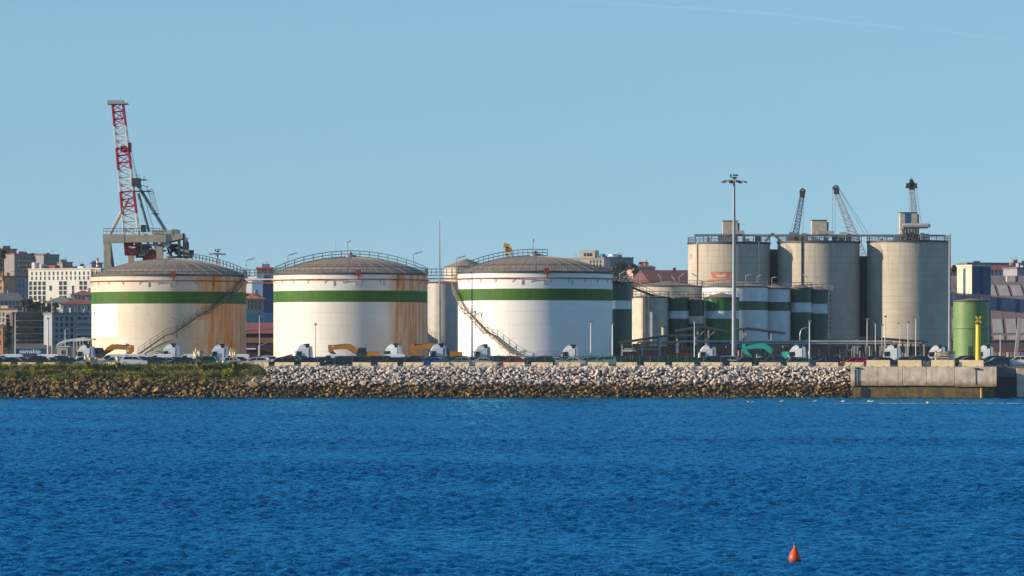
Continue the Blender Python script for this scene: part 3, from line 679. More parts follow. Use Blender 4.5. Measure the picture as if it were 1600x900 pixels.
s3, _, sh3 = silo(1419, 378.5, "right concrete silo beside the tall mast", ())
def wrap(t, poly, z0, rr_, mat, name, dx):
    """flat print wrapped on the silo: polygon in metres from the silo axis, cut in slices so that it follows the curve"""
    mb = MB()
    for quad in poly:
        pts = []
        for x, z in quad: pts.append((x, -math.sqrt(rr_ * rr_ - x * x) - dx, z))
        mb.add(pts, [tuple(range(len(pts)))])
    return mb.build(name, mat, t, fix=False)
def emblem():
    k = SY / F; X0 = 1139; q = lambda px, py: ((px - X0) * k, zz(py, SY) - YARD)
    quads = []; n = 12
    for i in range(n):     # wide ragged red trapezium narrowing downwards, then a sloping red stroke
        a, b = i / n, (i + 1) / n
        quads.append([q(1107 + 33 * a, 425.5), q(1107 + 33 * b, 425.5), q(1111 + 25 * b, 436), q(1111 + 25 * a, 436)])
        quads.append([q(1103 + 39 * a, 436.4 + 1.5 * (1 - a)), q(1103 + 39 * b, 436.4 + 1.5 * (1 - b)), q(1103 + 39 * b, 437.5 + 3.8 * (1 - b)), q(1103 + 39 * a, 437.5 + 3.8 * (1 - a))])
    wrap(s1, quads, 0, sr, M("faded red print", (.47, .15, .10), .8, var=.2, scale=2), "emblem", .02)
    qs = []
    tops = [(1115, 431), (1117, 429.6), (1120, 429.8), (1123, 431), (1126, 430), (1129, 429.6), (1131, 431)]; bots = [(1115, 431.6), (1117, 433.4), (1120, 434), (1123, 434), (1126, 434), (1129, 433.4), (1131, 431.6)]
    for i in range(6): qs.append([q(*tops[i]), q(*tops[i + 1]), q(*bots[i + 1]), q(*bots[i])])
    wrap(s1, qs, 0, sr, M("cream print", (.55, .45, .33), .8), "emblem_centre", .03)
    qs = []
    for px, py, w, h in ((1077.3, 397, 2.6, 6), (1077.8, 404, 2.2, .8)): pass
    for x0, y0, x1, y1 in ((1076.6, 397, 1077.2, 405), (1077.2, 404.2, 1079.8, 405), (1077, 402, 1079.8, 402.7), (1079.4, 397, 1080, 402), (1078, 399, 1079, 399.8), (1076.8, 395.6, 1080.4, 396.2)):
        qs.append([q(x0, y0), q(x1, y0), q(x1, y1), q(x0, y1)])
    wrap(s1, qs, 0, sr, M("faded dark lettering", (.16, .12, .09), .9), "lettering", .03)
emblem()

# ------------------------------------------------------------------ silo-top conveyor, heads and pipes
def silo_tops():
    zt = zz(379, SY)
    def head(px0, px1, py0, py1, label, stripe=False):
        w_ = (px1 - px0) * SY / F; h = (py1 - py0) * SY / F; t = thing("elevator_head", label, "elevator head", (xx((px0 + px1) / 2, SY), SY, zz(py1, SY)), 0, "elevator heads on the silos")
        MB().bb(-w_ / 2, w_ / 2, -1.5, 1.5, 0, h).build("housing", M("beige sheet cladding", (.50, .43, .32), .6, streak=.15), t)
        MB().bb(-w_ / 2 - .08, w_ / 2 + .08, -1.6, 1.6, h, h + .15).build("roof", m_dsteel, t)
        MB().bb(w_ / 2 + .003, w_ / 2 + .4, -1.2, 1.2, 0, h - .3).build("side_duct", m_gsteel, t)
        mb = MB()
        for x in (-w_ / 2 + .2, w_ / 2 - .2):
            for y in (-1.3, 1.3): mb.beam((x, y, -2.4), (x, y, -.003), .25, .25)
        mb.build("leg", m_gsteel, t)
        if stripe: MB().bb(-w_ * .22, w_ * .08, -1.56, -1.505, 2.0, h - .1).build("blue_panel", M("blue cladding", (.02, .09, .25), .5), t)
        return t
    head(1129, 1152, 346, 367, "beige elevator head on the left silo behind the floodlight mast")
    head(1268, 1291, 345, 367, "beige elevator head on top of the middle silo")
    head(1405.5, 1432, 333, 366, "tall beige elevator head with a blue panel on the right silo", True)
    t = thing("conveyor_gallery", "long grey conveyor running across the tops of the silos", "conveyor", at(1085, 379, SY - 3))
    o = at(1085, 379, SY - 3); A = lambda px, py: at(px, py, SY - 3) - o
    MB().beam(A(1085, 367.6), A(1425, 368.2), .7, .45).build("beam", m_gsteel, t)
    MB().beam(A(1425, 368), A(1478, 368.4), .4, .3).build("beam_end", m_gsteel, t)
    mb = MB(); px = 1086
    while px < 1480: mb.beam(A(px, 379), A(px, 367.5), .14, .14); px += 13
    mb.build("leg", m_dsteel, t)
    mb = MB(); mb.beam(A(1195, 378), A(1207, 364.5), .45, .4); mb.beam(A(1207, 364.5), A(1221, 378), .45, .4); mb.build("truss_frame", m_gsteel, t)
    mb = MB(); mb.beam(A(1136, 364), A(1163, 363), 1.1, .7); mb.beam(A(1276, 363.5), A(1303, 363), 1.1, .6); mb.beam(A(1312, 366), A(1323, 365), .8, .7); mb.build("loading_chute", m_greydeck, t)
    t = thing("overhead_duct", "grey duct with a bend crossing the right silo's elevator head", "duct", at(1425, 366, SY - 4)); o = at(1425, 366, SY - 4); A = lambda px, py: at(px, py, SY - 4) - o
    MB().tube(A(1410, 353), A(1450, 353), .55, 10).tube(A(1450, 353), A(1453, 351), .5, 10, .35).build("duct", m_greydeck, t)
    mb = MB(); pts = [A(1409 + 9 * (1 - math.cos(i * .26)), 352.8 + 0 * i + 8 * math.sin(i * .26) ** 2) for i in range(7)]; mb.path([A(1424, 353), A(1414, 354), A(1410, 359), A(1411, 366)], .45, 8); mb.build("bend", m_gsteel, t)
    mb = MB()
    for px in (1417, 1422, 1427, 1431): mb.beam(A(px, 353), A(px, 378), .35, .35)
    mb.build("support", m_dsteel, t)
    # infill between the silos, shade of the gap painted in as dark blue
    for a, b, py, w in ((1200, 1217, 391, "left and middle"), (1341, 1357, 402, "middle and right")):
        Yb = SY + 7.5; t = thing("infill_wall", "dark infill wall in the gap between the %s silos" % w, "wall", (xx((a + b) / 2, Yb), Yb, YARD), 0, "walls between the silos")
        MB().bb(-1.6, 1.6, -.4, .4, 0, zz(py, Yb) - YARD).build("panel", M("shade-blue infill", (.05, .07, .1), .7), t); MB().bb(-1.6, 1.6, -.5, .5, zz(py, Yb) - YARD, zz(py, Yb) - YARD + .2).build("cap", m_gsteel, t)
silo_tops()

# ------------------------------------------------------------------ masts and lamp posts
def floodlight_mast(px, top, base, Y, label, scale=1.0, z=None):
    b = at(px, base, Y); b.z = YARD if z is None else z; t = thing("floodlight_mast", label, "light mast", b, 0, "tall floodlight masts"); H = zz(top, Y) - b.z
    MB().tube((0, 0, 0), (0, 0, H), .42 * scale, 14, .19 * scale).build("pole", M("mast grey", (.27, .28, .29), .5, .2, var=.1) if "mast grey" not in bpy.data.materials else bpy.data.materials["mast grey"], t, True)
    mb = MB(); mb.lathe([(1.3 * scale, H - .75 * scale), (1.42 * scale, H - .65 * scale), (1.3 * scale, H - .55 * scale), (1.18 * scale, H - .65 * scale), (1.3 * scale, H - .75 * scale)], 24)
    for i in range(6): a = i * math.pi / 3; mb.beam((0, 0, H - .65 * scale), (1.3 * scale * math.cos(a), 1.3 * scale * math.sin(a), H - .65 * scale), .12, .12)
    mb.lathe([(.5 * scale, H - .2), (.5 * scale, H + .05), (.05, H + .1)], 12)
    mb.build("head_ring", m_dsteel, t)
    f0 = None
    for i in range(8):
        a = i * math.pi / 4 + .2; p = (1.75 * scale * math.cos(a), 1.75 * scale * math.sin(a), H - .7 * scale)
        if f0 is None: f0 = MB().box((0, 0, 0), (.85 * scale, .6 * scale, .22 * scale), 0, 0, R(18)).build("floodlight", m_gsteel, t); f0.location = p; f0.rotation_euler = (0, 0, a)
        else: dup_part(f0, t, p, a)
    mb = MB(); mb.box((.25 * scale, 0, H + .35), (.9 * scale, .4, .25)); mb.box((-.55 * scale, 0, H + .25), (.25, .3, .5)); mb.build("top_winch", m_dsteel, t)
    MB().box((0, 0, .2), (1.2, 1.2, .4)).build("base", m_conc, t)
floodlight_mast(1147, 277, 556, 640, "tall grey floodlight mast in front of the left silo")
floodlight_mast(340, 392.5, 470, 905, "distant floodlight mast head showing over the stained tank's roof", .95)
def thin_mast(px, top, Y, label, r0=.3, r1=.05, cat="mast", box=True):
    t = thing("thin_mast", label, cat, (xx(px, Y), Y, YARD), 0); H = zz(top, Y) - YARD
    MB().tube((0, 0, 0), (0, 0, H * .45), r0, 10, (r0 + r1) * .55).tube((0, 0, H * .45), (0, 0, H), (r0 + r1) * .5, 8, r1).build("pole", m_gsteel, t, True)
    if box: MB().bb(-r0 - .1, r0 + .1, -r0 - .1, r0 + .1, 0, 2.2).build("base_cabinet", m_dsteel, t)
thin_mast(687, 342, 660, "very tall thin tapering mast before the narrow grey cylinder")
thin_mast(1484, 366, 642, "tall grey mast beside the right silo and the pale green tank", .3, .16)
thin_mast(524, 373, 720, "short whip antenna rising behind the middle tank's roof", .06, .03, "antenna", False)
def lamp_post(px, top, Y, label, arm=0, r=.1, mat=None, curved=False, group="slim lamp posts in the yard", z=None):
    zb = YARD if z is None else z
    t = thing("lamp_post", label, "lamp post", (xx(px, Y), Y, zb), 0, group); H = zz(top, Y) - zb; m_ = mat or m_steel; k = Y / F
    if curved:
        pts = [(0, 0, 0), (0, 0, H - 1.2), (.15, 0, H - .6), (.45, 0, H - .2), (.95, 0, H)]; MB().path(pts, r * .8, 6).build("pole", m_, t); MB().box((1.2, 0, H + .03), (.75, .25, .14), 0, 0, R(-12)).build("lamp_head", m_gsteel, t)
    else:
        MB().tube((0, 0, 0), (0, 0, H), r, 8, r * .65).build("pole", m_, t, True)
        if arm: mb = MB(); mb.beam((0, 0, H - .05), (arm * k, 0, H + abs(arm) * k * .28), .12, .1); mb.build("arm", m_, t); MB().beam((arm * k * .45, 0, H + abs(arm) * k * .15), (arm * k, 0, H + abs(arm) * k * .33), .26, .16).build("lamp_head", m_gsteel, t)
        else: MB().box((.05, -.1, H + .05), (.45, .5, .28)).build("lamp_head", m_gsteel, t)
lamp_post(24, 489, 705, "bare pole before the dark apartment block, beside the blue container", r=.14)
lamp_post(75, 498, 700, "stout floodlight pole at the right end of the blue container", r=.2)
lamp_post(81, 470, 715, "tall thin pole just right of the stout floodlight pole", r=.1)
lamp_post(102, 515, 690, "single lamp standing above the pale site cabin", arm=7)
lamp_post(405.5, 494, 668, "slim lamp post before the maroon shed", r=.09)
lamp_post(404, 540, 660, "low angled lamp before the maroon shed", arm=13)
lamp_post(493, 507, 662, "thin lamp post on the middle tank's sunlit side", r=.07, mat=m_gsteel)
lamp_post(923, 503, 652, "thin lamp post before the third tank's shaded side", r=.1, mat=m_white)
lamp_post(957, 506, 652, "white lamp post at the third tank's right edge", r=.13, mat=m_white)
lamp_post(1085, 502, 652, "thin white pole beside the gabled shelter", r=.08, mat=m_white)
lamp_post(1265, 502, 655, "grey pole before the two dark green tanks", r=.14)
lamp_post(1250, 512, 690, "curved street lamp before the dark green tanks", curved=True)
for px, top, arm, d in ((1355, 499, 0, "twin-headed slim post"), (1368, 505, -4, "slim post with a short arm"), (1378, 508, 0, "plain slim post"), (1383, 495, 0, "tallest thin post"), (1406, 506, -4, "thin dark post with a small head"),
                        (1419, 504, 0, "thicker grey post"), (1431, 497, -4, "thin post with left-pointing arm")):
    lamp_post(px, top, 668 + (px % 7) * 2, d + " by " + near("post", px), arm, r=.07 if px in (1378, 1406) else .1)
lamp_post(1563, 523, 720, "grey lamp post before the brown arched shed", arm=6)

# lamps on the small tanks (angled tubes catching the sun)
def tank_lamp(px, py0, py1, hx, hy, Y, label):
    b = at(px, py1, Y); t = thing("angled_lamp", label, "lamp", b, 0, "angled lamps on the small tanks"); A = lambda x, y: at(x, y, Y) - b
    MB().tube((0, 0, 0), A(px, py0), .06, 5).build("pole", m_steel, t); MB().beam(A(px, py0), A(hx, hy), .26, .2).build("lamp_head", m_greydeck, t)
for px, py0, py1, hx, hy, Y, w in ((968, 428, 442, 977, 423, 735, "highest white one above the dark green tank"), (974, 434, 443, 983, 429, 734, "second one above the dark green tank"), (979, 437, 444, 988, 432, 733, "lowest one above the dark green tank"),
                                 (1000, 430, 448, 1004, 427, 776, "leftmost one on the wide grey-roofed tank"), (1033, 434, 447, 1028, 428, 776, "one pointing left on the wide grey-roofed tank"), (1055, 438, 447, 1049, 431, 776, "crossed one on the wide grey-roofed tank"),
                                 (1061, 433, 447, 1070, 426, 776, "tall one on the wide grey-roofed tank's right side"), (1089, 432, 447, 1081, 427, 757, "dark one before the left silo's foot"), (1165, 431, 440, 1174, 428, 762, "left one of the pair under the silo"), (1183, 432, 442, 1189, 430, 762, "right one of the pair under the silo"),
                                 (1206, 434, 451, 1213, 433, 770, "one on the blue-grey tank"), (1262, 434, 450, 1254, 429, 772, "dark one on the dark green tank"), (1280, 436, 454, 1272, 431, 774, "white one on the caged ladder tank")):
    tank_lamp(px, py0, py1, hx, hy, Y, "angled tube lamp, " + w)

# ------------------------------------------------------------------ cranes
def lattice(mb, p0, p1, w0, w1, d0, d1, n, r, rd, ax=None):
    p0, p1 = V(p0), V(p1); d = (p1 - p0).normalized(); u = V((0, 1, 0)).cross(d).normalized() if ax is None else V(ax); q = u.cross(d).normalized(); rows = []
    for i in range(n + 1):
        f = i / n; c = p0.lerp(p1, f); w_, d_ = (w0 + (w1 - w0) * f) / 2, (d0 + (d1 - d0) * f) / 2
        rows.append([c - u * w_ - q * d_, c + u * w_ - q * d_, c + u * w_ + q * d_, c - u * w_ + q * d_])
    for i in range(n):
        for k in range(4):
            mb.tube(rows[i][k], rows[i + 1][k], r, 5); a, b = (k, (k + 1) % 4) if (i + k) % 2 else ((k + 1) % 4, k)
            mb.tube(rows[i][a], rows[i + 1][b], rd, 4)
        for k in range(4): mb.tube(rows[i + 1][k], rows[i + 1][(k + 1) % 4], rd, 4)
    return rows
def portal_crane():
    Y = 765.0; o = V((xx(205, Y), Y, YARD)); t = thing("harbour_crane", "red and white lattice harbour crane on a beige portal behind the stained tank", "crane", o)
    A = lambda px, py, dy=0: at(px, py, Y) - o + V((0, dy, 0))
    m_r, m_w = M("crane red", (.42, .015, .045), .5, var=.15), M("crane white", (.66, .64, .60), .5, var=.1)
    lo, hi = A(209, 398), A(184, 163); segs = [(1.0, .855, m_r), (.855, .71, m_w), (.71, .565, m_r), (.565, .42, m_w), (.42, .272, m_r), (.272, .12, m_w), (.12, 0.0, m_r)]
    W0, W1 = 3.0, 2.1
    for a, b, mt in segs:
        mb = MB(); wa, wb = W0 + (W1 - W0) * a, W0 + (W1 - W0) * b
        lattice(mb, lo.lerp(hi, b), lo.lerp(hi, a), wb, wa, wb * 1.1, wa * 1.1, 3, .17, .085); mb.build("boom_section", mt, t)
    mb = MB(); c = hi; mb.box(c + V((0, 0, .1)), (4.0, 3.4, .25)); mb.box(c + V((-.4, 0, .5)), (3.2, 2.2, .5))
    for x in (-1.9, 0, 1.9): mb.tube(c + V((x, -1.6, 0)), c + V((x, -1.6, .9)), .05, 4)
    mb.build("boom_head", M("crane head grey", (.38, .33, .36), .5), t)
    mb = MB(); mb.box(A(197, 233), (2.0, 2.4, 1.2)); mb.box(A(202, 230), (.8, 1.4, 1.8)); mb.build("hoist_platform", m_r, t)
    mb = MB(); mb.tube(A(172, 366), A(201, 310), .32, 8); mb.build("front_strut", m_beige, t)
    mb = MB(); mb.tube(A(233, 362), A(216, 302), .3, 8); mb.tube(A(261, 364), A(212, 284), .34, 8); mb.build("rear_strut", m_gsteel, t)
    mb = MB(); mb.box(A(213, 285), (1.6, 3.4, 1.6)); mb.box(A(219, 281), (2.6, 3.0, .12)); mb.box(A(222, 299), (3.6, 3, .15)); 
    MB().box(A(243, 334), (1.6, 2, .12)).build("ladder_platform", m_dsteel, t)
    for px, py in ((222, 292), (226, 278), (231, 293), (218, 276), (214, 275)): mb.tube(A(px, py + 6, -1.4), A(px, py - 3, -1.4), .06, 4)
    mb.tube(A(218, 288, -1.4), A(232, 293, -1.4), .06, 4); mb.build("mast_head", m_dsteel, t)
    mb = MB()
    for i in range(12):
        f0, f1 = i / 12, (i + 1) / 12; p, q = A(232 + 9 * f0, 298 + 36 * f0, -1), A(232 + 9 * f1, 298 + 36 * f1, -1); mb.tube(p, q, .06, 4); mb.tube(p + V((.9, 0, .3)), q + V((.9, 0, .3)), .06, 4); mb.tube(p, p + V((.9, 0, .3)), .05, 4)
    for i in range(9): f0, f1 = i / 9, (i + 1) / 9; p, q = A(224 + 16 * f0, 305 + 55 * f0, 1), A(224 + 16 * f1, 305 + 55 * f1, 1); mb.tube(p, q, .05, 4)
    mb.build("access_ladder", m_gsteel, t)
    mb = MB()
    for a, b in (((186, 167), (214, 283)), ((190, 170), (216, 283)), ((206, 240), (216, 284))): mb.tube(A(*a), A(*b), .035, 4)
    mb.build("stay_rope", m_dsteel, t)
    # portal
    mb = MB(); mb.beam(A(164, 373.5, -3), A(197, 373.5, -3), 1.6, 1.75); mb.beam(A(196, 373.5, -3), A(262, 373.5, -3), 1.5, 1.5); mb.build("portal_beam", m_beige, t)
    def leg(px0, px1, py, dy, mt): g = 418; mb = MB(); a = A((px0 + px1) / 2, py, dy); mb.beam(a, V((a.x, a.y, 0)), (px1 - px0) * Y / F, 1.5); return mb.build("portal_leg", mt, t)
    leg(165, 176, 380.5, -3, m_beige); leg(197, 205.5, 398, 5, m_beige); leg(247, 257, 386, -3, m_beige); leg(284, 290, 370, 5, m_beige)
    MB().beam(A(174, 383, -2.2), A(186, 470, -2.2), .5, .4).build("brace", m_gsteel, t); mb = MB(); mb.beam(A(257, 384, -3), A(263, 376, -3), .9, 2.2); mb.beam(A(248, 392, -3), A(243, 372, -3), .5, 1.0); mb.build("brace", m_gsteel, t)
    mb = MB(); y = -2
    for a, b in ((220, 232), (232, 244), (244, 256)): mb.tube(A(a, 382, y), A(b, 366, y), .14, 5); mb.tube(A(b, 366, y), A(b, 382, y), .12, 5)
    mb.beam(A(217, 383, y), A(262, 383, y), .4, .35); mb.tube(A(217, 380, y - .9), A(250, 365, y - .9), .1, 5); mb.tube(A(225, 365, y - .9), A(262, 380, y - .9), .1, 5); mb.build("truss", m_gsteel, t)
    mb = MB(); mb.add([A(257, 366, -3.5), A(288, 366, -3.5), A(288, 373, -3.5), A(262, 380, -3.5), A(257, 366, 3.5), A(288, 366, 3.5), A(288, 373, 3.5), A(262, 380, 3.5)], [(0, 1, 2, 3), (7, 6, 5, 4), (0, 4, 5, 1), (1, 5, 6, 2), (2, 6, 7, 3), (3, 7, 4, 0)]); mb.build("haunch", m_beige, t)
    MB().box(A(258, 363), (4.9, 5, .75)).build("machine_house", m_greydeck, t); MB().box(A(275, 362.5), (1.2, 5.2, .9)).build("house_end", m_gsteel, t)
    MB().box(A(224, 357), (.9, 1.0, 1.4)).build("winch_box", m_dsteel, t)
    mb = MB(); mb.beam(A(282, 366, -3), A(282, 400, -3), .5, .6); mb.beam(A(289, 365, -3), A(289, 404, -3), .35, .4); mb.box(A(293, 385, -3), (1.0, 1.5, 1.5)); mb.build("cabin_frame", m_dsteel, t); MB().box(A(293.5, 385, -3.9), (.6, .2, 1.1)).build("cabin_window", m_glass, t)
    mb = MB()
    for a, b in (((262, 385), (285, 398)), ((262, 398), (285, 386)), ((266, 383), (284, 383)), ((268, 391), (284, 391)), ((280, 393), (302, 400)), ((270, 402), (300, 402)), ((262, 383), (268, 404)), ((296, 395), (301, 404))): mb.beam(A(a[0], a[1], -2), A(b[0], b[1], -2), .3, .4)
    mb.box(A(300, 396, -2), (1.0, 1.6, 1.2)); mb.build("gantry_frame", m_dsteel, t)
    mb = MB()
    for z in (-.5, -1.05):
        mb.tube(A(165, 366, -3.8) - V((0, 0, z)), A(262, 366, -3.8) - V((0, 0, z)), .05, 4)
    for i in range(20): a = A(165 + i * 5.1, 366, -3.8); mb.tube(a, a + V((0, 0, 1.1)), .045, 4)
    mb.build("railing", m_dsteel, t)
    mb = MB(); q = random.Random(4)
    for i in range(16): a = A(q.uniform(218, 284), q.uniform(383, 404), q.uniform(-2.5, 3)); mb.box(a, (q.uniform(.4, 1.6), q.uniform(.4, 1.2), q.uniform(.3, 1.1)))
    for i in range(14): a = A(q.uniform(214, 288), q.uniform(382, 390), q.uniform(-2.5, 3)); mb.tube(a, a + V((q.uniform(-1.5, 1.5), 0, -q.uniform(1, 2.4))), .09, 5)
    mb.build("roof_equipment", m_dsteel, t)
    mb = MB(); lattice(mb, A(207, 370, -1), A(207, 398, -1), 2.3, 2.3, 2.4, 2.4, 2, .22, .16); mb.box(A(207, 393, -1), (2.4, 2.4, .8)); mb.box(A(204, 378, -1), (1.2, 2.0, 1.2)); mb.build("boom_foot", m_red, t)
    mb = MB(); mb.box(A(237, 397, -1), (2.4, 2.2, 1.8)); mb.box(A(233, 404, -1), (2.2, 2.0, 1.2)); mb.box(A(225, 401, -1), (3, 1.5, .5)); mb.box(A(217, 388, -1), (.9, 1.8, 1.7)); mb.build("counterweight", M("dark red paint", (.18, .01, .025), .6), t)
    mb = MB()
    for a, b in (((217, 383), (224, 398)), ((225, 383), (218, 398)), ((228, 383), (233, 397)), ((236, 383), (240, 392)), ((230, 395), (237, 383))): mb.tube(A(a[0], a[1], -1.6), A(b[0], b[1], -1.6), .16, 5)
    mb.build("linkage", M("pale grey paint", (.5, .5, .5), .5), t)
portal_crane()
def jib_crane(name_label, lo, hi, w0, w1, Y, mt, head, ropes, base):
    o = at(base, 560, Y); o.z = YARD; t = thing("jib_crane", name_label, "crane", o, 0, "lattice crane jibs behind the silos"); A = lambda px, py, dy=0: at(px, py, Y) - o + V((0, dy, 0))
    mb = MB(); a, b = A(*lo), A(*hi); k = Y / F; ext = a + (a - b) * .9
    lattice(mb, ext, b, w0 * k * 1.2, w1 * k, w0 * k * 1.1, w1 * k, 22, .1, .06); mb.build("jib", mt, t)
    mb = MB(); hx, hy = hi; mb.lathe([(.4, -.35), (.72, -.35), (.72, .35), (.4, .35), (.4, -.35)], 18)
    pts = [V((p[0], p[2], p[1])) for p in mb.v]; mb.v = [tuple(p + A(hx, hy - 4)) for p in pts]
    mb.box(A(hx + head, hy), (1.2, 1.2, 1.6)); mb.tube(A(hx, hy - 8), A(hx, hy - 12), .05, 4); mb.build("jib_head", m_dsteel, t)
    mb = MB()
    for p, q in ropes: mb.tube(A(*p), A(*q), .035, 4)
    mb.build("rope", m_dsteel, t)
    e = ext; MB().bb(e.x - 3, e.x + 3, -3, 3, 0, max(3, e.z)).build("crane_house", m_gsteel, t)
jib_crane("dark blue lattice jib leaning right, between the left and middle silos", (1243, 366), (1254, 303), 10, 5, 905, M("crane blue", (.07, .1, .17), .5), -.5, (((1251, 303), (1234, 366)), ((1252, 300), (1238, 366)), ((1257, 300), (1254, 366))), 1238)
jib_crane("pale grey lattice jib leaning left above the middle silo", (1331, 362), (1306, 298), 14, 6, 905, m_steel, 1, (((1301, 291), (1301, 364)), ((1305, 293), (1305, 364)), ((1310, 293), (1350, 364)), ((1312, 296), (1356, 364))), 1335)
jib_crane("upright grey crane mast rising behind the right silo", (1429, 350), (1424.5, 291), 8, 7, 905, m_steel, 0, (((1420, 291), (1421, 330)), ((1428, 291), (1436, 352)), ((1431, 292), (1440, 352))), 1429)
o = at(1424, 292, 904); t = thing("mast_head", "dark sheave frame on top of the upright crane mast", "crane head", o); mb = MB(); mb.box((-.9, 0, .35), (.7, .8, 1.0)); mb.box((.95, 0, .35), (.7, .8, 1.0)); mb.box((0, 0, 1.3), (.8, .8, 1.0)); mb.box((0, 0, -.2), (2.9, 1.0, .18)); mb.build("sheave_frame", m_dsteel, t); MB().tube((0, 0, 1.8), (0, 0, 2.5), .06, 4).build("antenna", m_dsteel, t)
def yellow_tip():
    Y = 840; o = at(795, 560, Y); o.z = YARD; t = thing("yellow_crane", "tip of a yellow crane jib peeping over the third tank's roof", "crane", o); A = lambda px, py: at(px, py, Y) - o
    mb = MB(); lattice(mb, A(805, 470), A(794, 388), 1.6, 1.3, 1.6, 1.3, 9, .12, .08); mb.build("jib", m_yellow, t); mb = MB(); mb.box(A(791.5, 384), (1.3, 1.2, 1.0), 0, 0, .3); mb.box(A(794, 389), (1.3, 1.2, .9)); mb.build("jib_head", M("ochre yellow", (.6, .3, .03), .5), t)
yellow_tip()

# ------------------------------------------------------------------ vehicles
PAINT = {}
def paint(c):
    if c not in PAINT:
        rgb = {"black": (.006, .007, .009), "navy": (.008, .014, .035), "charcoal": (.018, .02, .024), "blue": (.01, .055, .32), "red": (.42, .008, .02), "white": (.68, .68, .68), "silver": (.36, .38, .40),
               "teal": (.02, .09, .10), "mint": (.20, .42, .36), "cream": (.55, .5, .4), "dark green": (.008, .04, .026)}[c]
        m = M(c + " car paint", rgb, .22, .25 if c in ("silver", "charcoal", "teal") else 0, var=.03); b = m.node_tree.nodes["Principled BSDF"]; b.inputs['Coat Weight'].default_value = .6; b.inputs['Coat Roughness'].default_value = .06; PAINT[c] = m
    return PAINT[c]
CARS = {  # length, width, lower outline (x from the nose, z), cabin outline: base front, screen top front, roof mid, roof rear, base rear
    "hatchback": (4.05, 1.76, [(.02, .33), (0, .55), (.12, .72), (1.0, .93), (3.85, 1.0), (4.02, .85), (4.05, .45), (3.95, .28), (.2, .24)], [(.95, .92), (1.75, 1.40), (2.35, 1.48), (3.25, 1.42), (3.9, .99)]),
    "estate car": (4.6, 1.8, [(.02, .33), (0, .55), (.14, .72), (1.15, .93), (4.45, .99), (4.58, .85), (4.6, .45), (4.5, .28), (.2, .24)], [(1.1, .92), (1.95, 1.40), (2.6, 1.47), (4.05, 1.41), (4.5, .98)]),
    "saloon car": (4.5, 1.8, [(.02, .33), (0, .53), (.15, .69), (1.2, .9), (3.6, .97), (4.42, .95), (4.5, .8), (4.5, .42), (4.4, .28), (.2, .24)], [(1.15, .9), (2.0, 1.36), (2.55, 1.43), (3.15, 1.38), (3.95, .96)]),
    "SUV": (4.45, 1.86, [(.02, .4), (0, .66), (.1, .86), (1.05, 1.06), (4.3, 1.12), (4.43, .95), (4.45, .5), (4.35, .34), (.2, .32)], [(1.0, 1.05), (1.7, 1.58), (2.4, 1.66), (3.85, 1.6), (4.32, 1.11)]),
}
